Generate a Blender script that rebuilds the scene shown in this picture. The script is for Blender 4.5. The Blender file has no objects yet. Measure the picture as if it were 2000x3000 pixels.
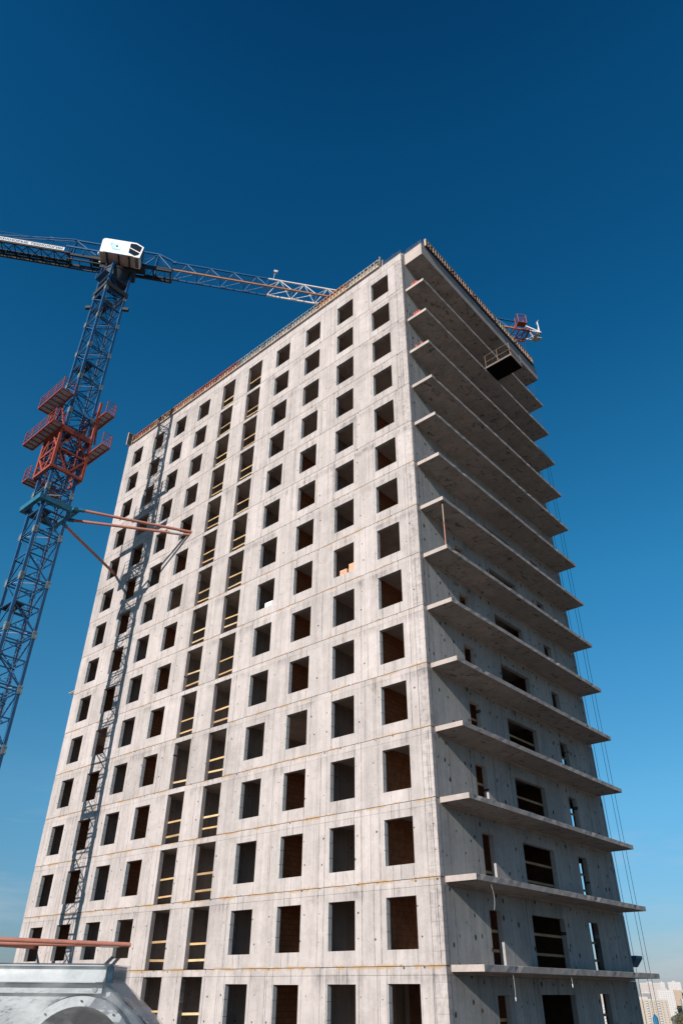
import bpy, math, random
from mathutils import Vector, Matrix
random.seed(7)
SC = bpy.context.scene
COL = SC.collection

# ------------------------------------------------------------------ camera
CAM_POS = Vector((17.9372, -26.1548, -0.8071))
_r = Vector((0.74885577, 0.66269756, 0.00685411))
_d = Vector((-0.3666858, 0.42292971, -0.82865674))
_f = Vector((-0.5520476, 0.61803108, 0.55971514))
cam_data = bpy.data.cameras.new('camera')
cam = bpy.data.objects.new('camera', cam_data)
COL.objects.link(cam)
m = Matrix.Identity(4)
for i in range(3):
    m[i][0], m[i][1], m[i][2], m[i][3] = _r[i], -_d[i], -_f[i], CAM_POS[i]
cam.matrix_world = m
cam_data.sensor_fit = 'VERTICAL'
cam_data.sensor_height = 36
cam_data.lens = 2077.98 / 3000 * 36
cam_data.clip_start = 0.05
cam_data.clip_end = 20000
SC.camera = cam

# ------------------------------------------------------------------ sky, sun, exposure
SUN = Vector((0.12, -1.0, 0.462)).normalized()
SUN_EL = math.asin(SUN.z)
SUN_AZ = math.atan2(SUN.x, SUN.y)
world = bpy.data.worlds.new('World')
SC.world = world
world.use_nodes = True
nt = world.node_tree
for n in list(nt.nodes):
    nt.nodes.remove(n)
w_out = nt.nodes.new('ShaderNodeOutputWorld')
w_bg = nt.nodes.new('ShaderNodeBackground')
w_sky = nt.nodes.new('ShaderNodeTexSky')
w_sky.sky_type = 'NISHITA'
w_sky.sun_disc = False
w_sky.sun_elevation = SUN_EL
w_sky.sun_rotation = SUN_AZ
w_sky.altitude = 0
w_sky.air_density = 1.0
w_sky.dust_density = 0.3
w_sky.ozone_density = 4.0
# clear-air tint by elevation, the same in every direction (deep polarised blue overhead, milky towards the horizon)
w_tc = nt.nodes.new('ShaderNodeTexCoord')
w_sep = nt.nodes.new('ShaderNodeSeparateXYZ')
w_ramp = nt.nodes.new('ShaderNodeValToRGB')
w_mul = nt.nodes.new('ShaderNodeMix')
w_mul.data_type = 'RGBA'
w_mul.blend_type = 'MULTIPLY'
w_mul.inputs['Factor'].default_value = 1.0
stops = [(0.0, (0.64, 0.71, 0.98)), (0.055, (0.68, 0.88, 1.10)), (0.20, (0.68, 1.30, 1.38)), (0.46, (0.34, 1.46, 1.62)), (0.71, (0.12, 1.14, 1.46)), (0.875, (0.07, 0.93, 1.30)), (0.94, (0.05, 0.70, 1.05)), (1.0, (0.05, 0.66, 1.0))]
el = w_ramp.color_ramp.elements
while len(el) < len(stops):
    el.new(0.5)
for e, (p, c) in zip(el, stops):
    e.position = p
    e.color = (c[0] / 2, c[1] / 2, c[2] / 2, 1)
w_bg.inputs['Strength'].default_value = 0.094
nt.links.new(w_tc.outputs['Generated'], w_sep.inputs[0])
nt.links.new(w_sep.outputs['Z'], w_ramp.inputs['Fac'])
nt.links.new(w_sky.outputs[0], w_mul.inputs[6])
nt.links.new(w_ramp.outputs[0], w_mul.inputs[7])
w_map = nt.nodes.new('ShaderNodeMapping')
w_map.inputs['Scale'].default_value = (1.0, 1.0, 7.0)
w_cn = nt.nodes.new('ShaderNodeTexNoise')
w_cn.inputs['Scale'].default_value = 2.6
w_cn.inputs['Detail'].default_value = 7
w_cn.inputs['Roughness'].default_value = 0.6
w_c1 = nt.nodes.new('ShaderNodeMapRange')
w_c1.inputs['From Min'].default_value = 0.50
w_c1.inputs['From Max'].default_value = 0.72
w_c1.inputs['To Max'].default_value = 0.55
w_c2 = nt.nodes.new('ShaderNodeMapRange')
w_c2.inputs['From Min'].default_value = 0.24
w_c2.inputs['From Max'].default_value = 0.05
w_cm = nt.nodes.new('ShaderNodeMath')
w_cm.operation = 'MULTIPLY'
w_cl = nt.nodes.new('ShaderNodeMix')
w_cl.data_type = 'RGBA'
w_cl.inputs[7].default_value = (3.6, 3.9, 4.2, 1)
nt.links.new(w_tc.outputs['Generated'], w_map.inputs[0])
nt.links.new(w_map.outputs[0], w_cn.inputs['Vector'])
nt.links.new(w_cn.outputs[0], w_c1.inputs[0])
nt.links.new(w_sep.outputs['Z'], w_c2.inputs[0])
nt.links.new(w_c1.outputs[0], w_cm.inputs[0])
nt.links.new(w_c2.outputs[0], w_cm.inputs[1])
nt.links.new(w_cm.outputs[0], w_cl.inputs['Factor'])
nt.links.new(w_mul.outputs[2], w_cl.inputs[6])
nt.links.new(w_cl.outputs[2], w_bg.inputs['Color'])
nt.links.new(w_bg.outputs[0], w_out.inputs['Surface'])

sun_data = bpy.data.lights.new('sun', 'SUN')
sun_data.energy = 5.0
sun_data.angle = math.radians(0.5)
sun_data.color = (1.0, 0.93, 0.86)
sun = bpy.data.objects.new('sun', sun_data)
COL.objects.link(sun)
sun.rotation_euler = SUN.to_track_quat('Z', 'Y').to_euler()
sun.location = (0, -60, 90)

SC.view_settings.view_transform = 'Standard'
SC.view_settings.look = 'None'
SC.view_settings.exposure = 0.70
SC.view_settings.gamma = 1.0
SC.view_settings.use_curve_mapping = False
SC.cycles.max_bounces = 6
SC.cycles.diffuse_bounces = 4
SC.cycles.transparent_max_bounces = 12

# ------------------------------------------------------------------ helpers
class MB:
    """collects polygons for ONE mesh object"""
    def __init__(s):
        s.v, s.f, s.smooth = [], [], []
    def poly(s, pts, smooth=False):
        b = len(s.v)
        s.v += [tuple(p) for p in pts]
        s.f.append(tuple(range(b, b + len(pts))))
        s.smooth.append(smooth)
    def add(s, verts, faces, smooth=False):
        b = len(s.v)
        s.v += [tuple(p) for p in verts]
        for f in faces:
            s.f.append(tuple(b + i for i in f))
            s.smooth.append(smooth)
    def box(s, x0, x1, y0, y1, z0, z1):
        vs = [(x, y, z) for x in (x0, x1) for y in (y0, y1) for z in (z0, z1)]
        s.add(vs, [(0, 1, 3, 2), (4, 6, 7, 5), (0, 4, 5, 1), (2, 3, 7, 6), (0, 2, 6, 4), (1, 5, 7, 3)])
        return s
    def bar(s, p, q, w, h=None, up=(0, 0, 1)):
        """square bar from p to q"""
        p, q = Vector(p), Vector(q)
        h = h or w
        d = (q - p).normalized()
        u = Vector(up)
        if abs(d.dot(u)) > 0.95:
            u = Vector((1, 0, 0))
        a = d.cross(u).normalized() * (w / 2)
        b = d.cross(a).normalized() * (h / 2)
        vs = [p - a - b, p + a - b, p + a + b, p - a + b, q - a - b, q + a - b, q + a + b, q - a + b]
        s.add(vs, [(3, 2, 1, 0), (4, 5, 6, 7), (0, 1, 5, 4), (1, 2, 6, 5), (2, 3, 7, 6), (3, 0, 4, 7)])
        return s
    def tube(s, p, q, r, n=8, r2=None, caps=True):
        p, q = Vector(p), Vector(q)
        r2 = r if r2 is None else r2
        d = (q - p).normalized()
        u = Vector((0, 0, 1)) if abs(d.z) < 0.95 else Vector((1, 0, 0))
        a = d.cross(u).normalized()
        b = d.cross(a).normalized()
        ring = lambda c, rr: [c + (a * math.cos(2 * math.pi * i / n) + b * math.sin(2 * math.pi * i / n)) * rr for i in range(n)]
        s.add(ring(p, r) + ring(q, r2), [(i, (i + 1) % n, n + (i + 1) % n, n + i) for i in range(n)], True)
        if caps:
            s.poly(ring(p, r)[::-1])
            s.poly(ring(q, r2))
        return s
    def prism(s, pts, off):
        """polygon pts extruded by off, closed"""
        off = Vector(off)
        a = [Vector(p) for p in pts]
        b = [p + off for p in a]
        n = len(a)
        s.add(a + b, [tuple(range(n))[::-1], tuple(range(n, 2 * n))] + [(i, (i + 1) % n, n + (i + 1) % n, n + i) for i in range(n)])
        return s
    def mesh(s, name, mat):
        me = bpy.data.meshes.new(name)
        me.from_pydata(s.v, [], s.f)
        me.polygons.foreach_set('use_smooth', s.smooth)
        if mat:
            me.materials.append(mat)
        import bmesh
        bm = bmesh.new()
        bm.from_mesh(me)
        bmesh.ops.recalc_face_normals(bm, faces=bm.faces)
        bm.to_mesh(me)
        bm.free()
        me.update()
        return me
    def build(s, name, mat, parent=None, loc=(0, 0, 0)):
        return link(name, s.mesh(name, mat), parent, loc)

def link(name, me, parent=None, loc=(0, 0, 0), rot=None):
    o = bpy.data.objects.new(name, me)
    COL.objects.link(o)
    o.parent = parent
    o.location = loc
    if rot:
        o.rotation_euler = rot
    return o

def empty(name, loc=(0, 0, 0), parent=None, rz=0):
    o = bpy.data.objects.new(name, None)
    o.empty_display_size = 0.5
    COL.objects.link(o)
    o.location = loc
    o.rotation_euler = (0, 0, rz)
    o.parent = parent
    return o

def tag(o, label, cat, group=None):
    o['label'] = label
    o['category'] = cat
    if group:
        o['group'] = group
    return o

# ------------------------------------------------------------------ materials
class G:
    """tiny node-graph writer"""
    def __init__(s, name):
        s.mat = bpy.data.materials.new(name)
        s.mat.use_nodes = True
        s.nt = s.mat.node_tree
        s.bsdf = s.nt.nodes['Principled BSDF']
    def n(s, t, **kw):
        x = s.nt.nodes.new(t)
        for k, v in kw.items():
            setattr(x, k, v)
        return x
    def put(s, sock, v):
        if isinstance(v, bpy.types.NodeSocket):
            s.nt.links.new(v, sock)
        elif v is not None:
            sock.default_value = v
    def m(s, op, a, b=None, c=None, clamp=False):
        x = s.n('ShaderNodeMath', operation=op)
        x.use_clamp = clamp
        s.put(x.inputs[0], a)
        if b is not None: s.put(x.inputs[1], b)
        if c is not None: s.put(x.inputs[2], c)
        return x.outputs[0]
    def pos(s):
        return s.n('ShaderNodeNewGeometry').outputs['Position']
    def normal(s):
        return s.n('ShaderNodeNewGeometry').outputs['Normal']
    def objco(s):
        return s.n('ShaderNodeTexCoord').outputs['Object']
    def sep(s, v):
        x = s.n('ShaderNodeSeparateXYZ')
        s.put(x.inputs[0], v)
        return x.outputs
    def comb(s, x=0.0, y=0.0, z=0.0):
        c = s.n('ShaderNodeCombineXYZ')
        s.put(c.inputs[0], x); s.put(c.inputs[1], y); s.put(c.inputs[2], z)
        return c.outputs[0]
    def noise(s, vec, scale=1.0, detail=4.0, rough=0.55, dist=0.0, dims='3D'):
        x = s.n('ShaderNodeTexNoise', noise_dimensions=dims)
        s.put(x.inputs['Vector'], vec)
        x.inputs['Scale'].default_value = scale
        x.inputs['Detail'].default_value = detail
        x.inputs['Roughness'].default_value = rough
        x.inputs['Distortion'].default_value = dist
        return x.outputs['Fac']
    def white(s, vec):
        x = s.n('ShaderNodeTexWhiteNoise', noise_dimensions='3D')
        s.put(x.inputs['Vector'], vec)
        return x.outputs['Value']
    def ramp(s, v, lo, hi, a=0.0, b=1.0, smooth=True):
        x = s.n('ShaderNodeMapRange', interpolation_type='SMOOTHSTEP' if smooth else 'LINEAR')
        s.put(x.inputs['Value'], v)
        x.inputs['From Min'].default_value = lo
        x.inputs['From Max'].default_value = hi
        x.inputs['To Min'].default_value = a
        x.inputs['To Max'].default_value = b
        return x.outputs['Result']
    def mix(s, fac, a, b, blend='MIX'):
        x = s.n('ShaderNodeMix', data_type='RGBA', blend_type=blend)
        s.put(x.inputs['Factor'], fac)
        for k, v in ((6, a), (7, b)):
            if isinstance(v, tuple) and len(v) == 3:
                v = (*v, 1)
            s.put(x.inputs[k], v)
        return x.outputs[2]
    def grey(s, v):
        x = s.n('ShaderNodeCombineColor')
        for i in range(3): s.put(x.inputs[i], v)
        return x.outputs[0]
    def bump(s, h, strength=0.3, dist=0.02):
        x = s.n('ShaderNodeBump')
        s.put(x.inputs['Height'], h)
        x.inputs['Strength'].default_value = strength
        x.inputs['Distance'].default_value = dist
        s.put(s.bsdf.inputs['Normal'], x.outputs[0])
    def done(s, col, rough=0.8, metal=0.0, spec=None):
        if isinstance(col, tuple) and len(col) == 3: col = (*col, 1)
        s.put(s.bsdf.inputs['Base Color'], col)
        s.put(s.bsdf.inputs['Roughness'], rough)
        s.put(s.bsdf.inputs['Metallic'], metal)
        if spec is not None: s.put(s.bsdf.inputs['Specular IOR Level'], spec)
        return s.mat

def concrete(name, axis, base, dots=0.038, dotgrid=(1.07, 1.0), stain=1.0, foam=1.0, pale=0.0):
    g = G(name)
    P = g.pos()
    x, y, z = g.sep(P)
    u = x if axis == 'x' else y
    other = y if axis == 'x' else x
    k = g.m('FLOOR', g.m('DIVIDE', z, 3.0))
    zf = g.m('SUBTRACT', z, g.m('MULTIPLY', k, 3.0))
    # mottling
    big = g.noise(P, 0.33, 5, 0.6)
    mid = g.noise(P, 1.7, 6, 0.65, 0.6)
    fine = g.noise(P, 9.0, 6, 0.7)
    tone = g.m('ADD', g.ramp(big, 0.3, 0.7, -0.07, 0.07), g.ramp(mid, 0.3, 0.72, -0.09, 0.07))
    tone = g.m('ADD', tone, g.ramp(fine, 0.25, 0.75, -0.07, 0.07))
    # vertical streaks of the shuttering boards and of rain
    sv = g.comb(g.m('MULTIPLY', u, 7.0), g.m('MULTIPLY', k, 3.7), g.m('MULTIPLY', z, 0.22))
    st = g.noise(sv, 1.0, 5, 0.65)
    tone = g.m('ADD', tone, g.ramp(st, 0.3, 0.7, -0.07, 0.06))
    sv2 = g.comb(g.m('MULTIPLY', u, 1.1), g.m('MULTIPLY', k, 9.1), g.m('MULTIPLY', z, 0.12))
    tone = g.m('ADD', tone, g.ramp(g.noise(sv2, 1.0, 3, 0.5), 0.35, 0.65, -0.07, 0.06))
    # board seams: two families, shifted per storey
    off = g.m('MULTIPLY', g.white(g.comb(k, 1.3, 0.0)), 0.55)
    seam = None
    for per, ph in ((1.075, 0.21), (3.225, 0.92), (0.538, 0.05)):
        q = g.m('DIVIDE', g.m('ADD', g.m('ADD', u, off), ph + 400 * per), per)
        cell = g.m('FLOOR', q)
        dd = g.m('ABSOLUTE', g.m('SUBTRACT', g.m('FRACT', q), 0.5))
        line = g.m('LESS_THAN', dd, 0.015 / per)
        on = g.ramp(g.white(g.comb(cell, k, per)), 0.10, 0.75, 0.15, 1.0, False)
        if per < 1:
            on = g.m('MULTIPLY', on, g.m('GREATER_THAN', g.white(g.comb(cell, k, 7.7)), 0.62))
        brk = g.ramp(g.noise(g.comb(cell, k, g.m('MULTIPLY', z, 1.1)), 2.0, 3), 0.30, 0.5)
        l = g.m('MULTIPLY', g.m('MULTIPLY', line, on), brk)
        seam = l if seam is None else g.m('MAXIMUM', seam, l)
    fq = g.m('FLOOR', g.m('DIVIDE', g.m('ADD', g.m('ADD', u, off), 0.21 + 430.0), 1.075))
    tone = g.m('ADD', tone, g.m('MULTIPLY', g.m('SUBTRACT', g.white(g.comb(fq, k, 3.3)), 0.5), 0.11))
    tone = g.m('ADD', tone, g.m('MULTIPLY', g.m('SUBTRACT', g.white(g.comb(k, 8.8, 1.0)), 0.5), 0.09))
    hair = g.noise(g.comb(g.m('MULTIPLY', u, 26.0), g.m('MULTIPLY', k, 3.1), g.m('MULTIPLY', z, 0.35)), 1.0, 3, 0.6)
    tone = g.m('ADD', tone, g.ramp(hair, 0.60, 0.72, 0.0, -0.09))
    if axis == 'x' and foam:
        # cast corner post: lifts of rough concrete beside a vertical seam
        cp = g.m('GREATER_THAN', u, -0.56)
        lift = g.m('LESS_THAN', g.m('FRACT', g.m('ADD', g.m('DIVIDE', z, 0.49), g.m('MULTIPLY', g.noise(P, 3.0, 3), 0.12))), 0.07)
        tone = g.m('ADD', tone, g.m('MULTIPLY', g.m('MULTIPLY', cp, lift), -0.16))
        tone = g.m('ADD', tone, g.m('MULTIPLY', cp, g.ramp(g.noise(P, 4.5, 5, 0.7), 0.46, 0.62, 0.03, -0.20)))
        tone = g.m('ADD', tone, g.m('MULTIPLY', g.m('LESS_THAN', g.m('ABSOLUTE', g.m('ADD', u, 0.56)), 0.016), -0.45))
    # tie holes on a loose grid
    qx = g.m('DIVIDE', g.m('ADD', g.m('ADD', u, off), 430.21), dotgrid[0])
    qz = g.m('DIVIDE', g.m('ADD', zf, 0.52), dotgrid[1])
    cx, cz = g.m('FLOOR', qx), g.m('FLOOR', qz)
    jx = g.m('MULTIPLY', g.m('SUBTRACT', g.white(g.comb(cx, cz, k)), 0.5), 0.25 if dots < 0.05 else 0.85)
    jz = g.m('MULTIPLY', g.m('SUBTRACT', g.white(g.comb(cx, cz, g.m('ADD', k, 57.3))), 0.5), 0.12 if dots < 0.05 else 0.55)
    dx = g.m('MULTIPLY', g.m('SUBTRACT', g.m('SUBTRACT', g.m('FRACT', qx), 0.5), jx), dotgrid[0])
    dz = g.m('MULTIPLY', g.m('SUBTRACT', g.m('SUBTRACT', g.m('FRACT', qz), 0.5), jz), dotgrid[1])
    rr = g.m('SQRT', g.m('ADD', g.m('MULTIPLY', dx, dx), g.m('MULTIPLY', g.m('MULTIPLY', dz, dz), 0.55 if dots > 0.05 else 1.0)))
    rr = g.m('SUBTRACT', rr, g.m('MULTIPLY', g.m('SUBTRACT', g.noise(P, 14.0, 3), 0.5), 0.05 if dots > 0.05 else 0.0))
    rr = g.m('DIVIDE', rr, g.m('ADD', 0.5, g.m('MULTIPLY', g.white(g.comb(g.m('ADD', cx, 31.0), cz, k)), 0.8)))
    have = g.m('GREATER_THAN', g.white(g.comb(cx, g.m('ADD', cz, 11.0), k)), 0.30 if dots < 0.05 else 0.42)
    dot = g.m('MULTIPLY', g.ramp(rr, dots * 0.8, dots * 1.25, 1.0, 0.0), have)
    # grime under the slab line, running down
    run = g.noise(g.comb(g.m('MULTIPLY', u, 6.0), k, g.m('MULTIPLY', z, 0.7)), 1.0, 5, 0.7)
    patch = g.noise(g.comb(g.m('MULTIPLY', u, 0.55), g.m('MULTIPLY', k, 5.3), 0.0), 1.0, 3)
    band = g.m('MULTIPLY', g.ramp(zf, 2.2, 2.62), g.ramp(zf, 2.73, 2.80, 1.0, 0.25))
    grime = g.m('MULTIPLY', g.m('MULTIPLY', band, g.ramp(run, 0.36, 0.66)), g.ramp(patch, 0.44, 0.62))
    # wet / rust patches
    blot = g.ramp(g.noise(P, 0.8, 4, 0.6, 1.2), 0.64, 0.72)
    tone = g.m('ADD', tone, g.m('MULTIPLY', seam, -0.62))
    tone = g.m('ADD', tone, g.m('MULTIPLY', grime, -0.42 * stain))
    tone = g.m('ADD', tone, g.m('MULTIPLY', blot, -0.14 * stain))
    tone = g.m('ADD', tone, g.m('MULTIPLY', dot, -0.8))
    mul = g.m('MAXIMUM', g.m('ADD', 1.0, tone), 0.10)
    col = g.mix(1.0, base, g.grey(mul), 'MULTIPLY')
    col = g.mix(g.m('MULTIPLY', g.m('MULTIPLY', blot, 0.5 * stain), g.ramp(fine, 0.3, 0.7)), col, (0.30, 0.27, 0.20))
    rr_ = g.noise(g.comb(g.m('MULTIPLY', u, 3.3), g.m('MULTIPLY', k, 2.3), g.m('MULTIPLY', z, 0.16)), 1.0, 3, 0.5)
    rust = g.m('MULTIPLY', g.ramp(rr_, 0.66, 0.76), g.ramp(mid, 0.35, 0.6))
    col = g.mix(g.m('MULTIPLY', rust, 0.28 * stain), col, (0.22, 0.165, 0.10))
    if foam:
        # expanding foam squeezed out of the day joint
        nj = g.noise(g.comb(g.m('MULTIPLY', u, 1.0), g.m('MULTIPLY', k, 7.9), 0.0), 0.9, 3)
        thick = g.m('MULTIPLY', g.m('POWER', g.noise(g.comb(g.m('MULTIPLY', u, 7.0), g.m('MULTIPLY', k, 3.0), 0.0), 1.0, 5, 0.75), 2.6), 0.42)
        near = g.m('MINIMUM', zf, g.m('SUBTRACT', 3.0, zf))
        fm = g.m('MULTIPLY', g.m('LESS_THAN', near, thick), g.ramp(g.m('ADD', nj, g.ramp(z, -3.0, 26.0, 0.09, -0.10, False)), 0.52, 0.58))
        col = g.mix(g.m('MULTIPLY', fm, 0.62 * foam), col, (0.30, 0.17, 0.05))
    g.bump(g.m('ADD', g.m('MULTIPLY', fine, 0.6), g.m('SUBTRACT', g.m('MULTIPLY', st, 0.7), g.m('ADD', seam, g.m('MULTIPLY', dot, 2.0)))), 0.35, 0.012)
    return g.done(col, 0.88, 0.0, 0.25)

def soffit_concrete(name, base):
    g = G(name)
    P = g.pos()
    x, y, z = g.sep(P)
    nx, ny, nz = g.sep(g.normal())
    mid = g.noise(P, 1.3, 6, 0.6, 0.5)
    fine = g.noise(P, 10.0, 6, 0.7)
    tone = g.m('ADD', g.ramp(mid, 0.3, 0.7, -0.13, 0.10), g.ramp(fine, 0.25, 0.75, -0.08, 0.08))
    # vertical marks on the slab edge
    q = g.m('DIVIDE', g.m('ADD', y, g.m('MULTIPLY', z, 0.37)), 0.66)
    cell = g.m('FLOOR', q)
    line = g.m('LESS_THAN', g.m('ABSOLUTE', g.m('SUBTRACT', g.m('FRACT', q), 0.5)), 0.022)
    line = g.m('MULTIPLY', line, g.m('GREATER_THAN', g.white(g.comb(cell, g.m('FLOOR', z), 2.0)), 0.45))
    line = g.m('MULTIPLY', line, g.m('GREATER_THAN', nx, 0.5))
    # soffit blemishes: sharp dark flakes stretched along the sheet joints + wide damp clouds
    down = g.m('LESS_THAN', nz, -0.5)
    kz = g.m('MULTIPLY', g.m('FLOOR', g.m('DIVIDE', g.m('ADD', z, 0.5), 3.0)), 17.3)
    fl1 = g.ramp(g.noise(g.comb(g.m('MULTIPLY', x, 2.6), g.m('MULTIPLY', y, 1.0), kz), 1.5, 5, 0.65, 0.5), 0.605, 0.625)
    fl2 = g.ramp(g.noise(g.comb(g.m('MULTIPLY', x, 1.0), g.m('MULTIPLY', y, 2.6), g.m('ADD', kz, 5.0)), 1.6, 5, 0.65, 0.5), 0.615, 0.635)
    flake = g.m('MULTIPLY', g.m('MAXIMUM', fl1, fl2), down)
    damp = g.m('MULTIPLY', g.ramp(g.noise(g.comb(x, y, kz), 0.5, 4, 0.6), 0.5, 0.75), down)
    # plywood sheet joints
    j1 = g.m('LESS_THAN', g.m('ABSOLUTE', g.m('SUBTRACT', g.m('FRACT', g.m('DIVIDE', g.m('ADD', y, kz), 1.22)), 0.5)), 0.008)
    tone = g.m('ADD', tone, g.m('MULTIPLY', g.m('MULTIPLY', j1, down), -0.22))
    tone = g.m('ADD', tone, g.m('MULTIPLY', line, -0.40))
    tone = g.m('ADD', tone, g.m('MULTIPLY', damp, -0.18))
    col = g.mix(1.0, base, g.grey(g.m('MAXIMUM', g.m('ADD', 1.0, tone), 0.1)), 'MULTIPLY')
    col = g.mix(g.m('MULTIPLY', flake, 0.8), col, (0.075, 0.062, 0.052))
    g.bump(g.m('ADD', fine, g.m('MULTIPLY', mid, 0.5)), 0.4, 0.015)
    return g.done(col, 0.9, 0, 0.2)

def paint(name, base, rough=0.45, wear=0.35, rust=(0.16, 0.07, 0.035), metal=0.0, scale=3.0, var=0.18):
    g = G(name)
    P = g.pos()
    a = g.noise(P, scale, 6, 0.65)
    b = g.noise(P, scale * 0.3, 4, 0.6)
    c = g.noise(P, scale * 7, 5, 0.7)
    tone = g.m('ADD', g.ramp(a, 0.25, 0.75, 1 - var, 1 + var), g.ramp(c, 0.3, 0.7, -var * 0.4, var * 0.4))
    col = g.mix(1.0, base, g.grey(tone), 'MULTIPLY')
    worn = g.m('MULTIPLY', g.ramp(g.m('ADD', g.m('MULTIPLY', a, 0.5), g.m('MULTIPLY', b, 0.5)), 0.55, 0.66), wear)
    col = g.mix(worn, col, rust)
    g.bump(c, 0.15, 0.004)
    return g.done(col, g.ramp(c, 0.2, 0.8, rough - 0.08, rough + 0.15), metal)

def timber(name, base, rot=0.0):
    g = G(name)
    P = g.objco() if rot else g.pos()
    x, y, z = g.sep(P)
    gr = g.noise(g.comb(g.m('MULTIPLY', x, 1.2), g.m('MULTIPLY', y, 9.0), g.m('MULTIPLY', z, 22.0)), 1.5, 5, 0.6, 1.0)
    bl = g.noise(P, 0.9, 3)
    col = g.mix(1.0, base, g.grey(g.m('ADD', g.ramp(gr, 0.25, 0.75, 0.72, 1.15), g.ramp(bl, 0.3, 0.7, -0.18, 0.15))), 'MULTIPLY')
    g.bump(gr, 0.3, 0.006)
    return g.done(col, 0.75, 0, 0.3)

M = {}
M['conA'] = concrete('facade_concrete', 'x', (0.325, 0.290, 0.278))
M['conB'] = concrete('balcony_wall_concrete', 'y', (0.275, 0.262, 0.252), dots=0.062, dotgrid=(0.55, 0.9), stain=0.6, foam=0.0)
M['conS'] = soffit_concrete('slab_concrete', (0.305, 0.262, 0.240))
M['conI'] = concrete('interior_concrete', 'y', (0.27, 0.23, 0.205), stain=0.6, foam=0.0)
M['floor'] = paint('dusty_floor_slab', (0.33, 0.265, 0.23), 0.9, 0.4, (0.24, 0.19, 0.165), 0, 1.2, 0.2)
M['block'] = paint('aerated_block', (0.40, 0.40, 0.40), 0.9, 0.15, (0.26, 0.25, 0.23), 0, 5.0, 0.12)
M['brick'] = paint('ceramic_block', (0.36, 0.14, 0.06), 0.85, 0.3, (0.25, 0.12, 0.07), 0, 4.0, 0.3)
M['brickpale'] = paint('pale_brick', (0.56, 0.27, 0.17), 0.85, 0.3, (0.55, 0.33, 0.25), 0, 8.0, 0.2)
M['shadeblock'] = paint('shade_darkened_block', (0.085, 0.036, 0.020), 0.95, 0.3, (0.05, 0.03, 0.02), 0, 3.0, 0.3)  # block colour darkened to hold the gloom of the unlit balcony rooms
M['mortar'] = paint('mortar', (0.17, 0.10, 0.07), 0.95, 0.2, (0.1, 0.07, 0.05), 0, 6.0, 0.2)
M['board'] = timber('new_timber', (0.43, 0.28, 0.13))
M['board2'] = timber('older_timber', (0.31, 0.20, 0.10))
M['board3'] = timber('pale_timber', (0.44, 0.32, 0.18))
M['oldwood'] = timber('weathered_timber', (0.40, 0.31, 0.23))
M['blue'] = paint('crane_blue_paint', (0.003, 0.056, 0.142), 0.5, 0.22, (0.06, 0.055, 0.06), 0, 2.2, 0.22)
M['rail'] = paint('worn_jib_rail', (0.24, 0.12, 0.065), 0.5, 0.5, (0.12, 0.07, 0.05), 0, 4.0, 0.25)
M['teal'] = paint('teal_paint', (0.005, 0.090, 0.150), 0.5, 0.3, (0.10, 0.07, 0.05), 0, 2.5, 0.2)
M['red'] = paint('red_oxide_paint', (0.22, 0.036, 0.018), 0.55, 0.45, (0.16, 0.05, 0.03), 0, 2.6, 0.25)
M['salmon'] = paint('faded_red_primer', (0.30, 0.120, 0.085), 0.6, 0.45, (0.30, 0.11, 0.07), 0, 1.6, 0.15)
M['sleeve'] = paint('bare_metal_sleeve', (0.42, 0.40, 0.39), 0.5, 0.4, (0.28, 0.22, 0.18), 0.2, 4.0, 0.15)
M['plate'] = paint('connector_metal', (0.17, 0.21, 0.23), 0.45, 0.4, (0.20, 0.15, 0.11), 0.3, 5.0, 0.2)
M['dark'] = paint('dark_steel', (0.010, 0.012, 0.016), 0.7, 0.3, (0.05, 0.03, 0.02), 0, 4.0, 0.3)
_g = G('matt_black_ply')
M['black'] = _g.done((0.008, 0.006, 0.005), 1.0, 0.0, 0.0)
M['white'] = paint('white_paint', (0.68, 0.655, 0.64), 0.4, 0.10, (0.50, 0.46, 0.42), 0, 1.4, 0.05)
M['signwhite'] = paint('sign_white', (0.46, 0.455, 0.45), 0.5, 0.2, (0.36, 0.35, 0.33), 0, 1.4, 0.05)
M['jibwhite'] = paint('jib_white_paint', (0.48, 0.455, 0.44), 0.45, 0.45, (0.40, 0.28, 0.20), 0, 2.5, 0.10)
M['grate'] = paint('grating_grey', (0.26, 0.24, 0.27), 0.7, 0.3, (0.12, 0.08, 0.07), 0, 4.0, 0.2)
M['rebar'] = paint('rebar_steel', (0.10, 0.085, 0.08), 0.7, 0.5, (0.16, 0.07, 0.03), 0.2, 5.0, 0.3)
M['formred'] = paint('formwork_red', (0.26, 0.065, 0.038), 0.6, 0.6, (0.20, 0.11, 0.07), 0, 1.6, 0.3)
M['formorange'] = paint('formwork_orange', (0.33, 0.155, 0.08), 0.65, 0.6, (0.28, 0.17, 0.10), 0, 1.6, 0.3)
M['formblue'] = paint('formwork_blue_grey', (0.15, 0.20, 0.24), 0.6, 0.6, (0.30, 0.29, 0.27), 0, 1.6, 0.3)
M['formgrey'] = paint('formwork_grey', (0.29, 0.27, 0.255), 0.65, 0.6, (0.24, 0.18, 0.13), 0, 1.6, 0.3)
M['ply'] = paint('formwork_ply', (0.20, 0.16, 0.13), 0.8, 0.6, (0.34, 0.31, 0.28), 0, 2.0, 0.35)
M['plydark'] = paint('formwork_dark_ply', (0.055, 0.035, 0.028), 0.75, 0.3, (0.14, 0.10, 0.08), 0, 2.0, 0.3)
M['ribrust'] = paint('rusty_rib', (0.36, 0.24, 0.17), 0.7, 0.7, (0.22, 0.07, 0.04), 0, 1.3, 0.3)
M['basedark'] = paint('dark_red_base', (0.085, 0.035, 0.028), 0.7, 0.5, (0.04, 0.03, 0.03), 0, 1.5, 0.3)
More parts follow.
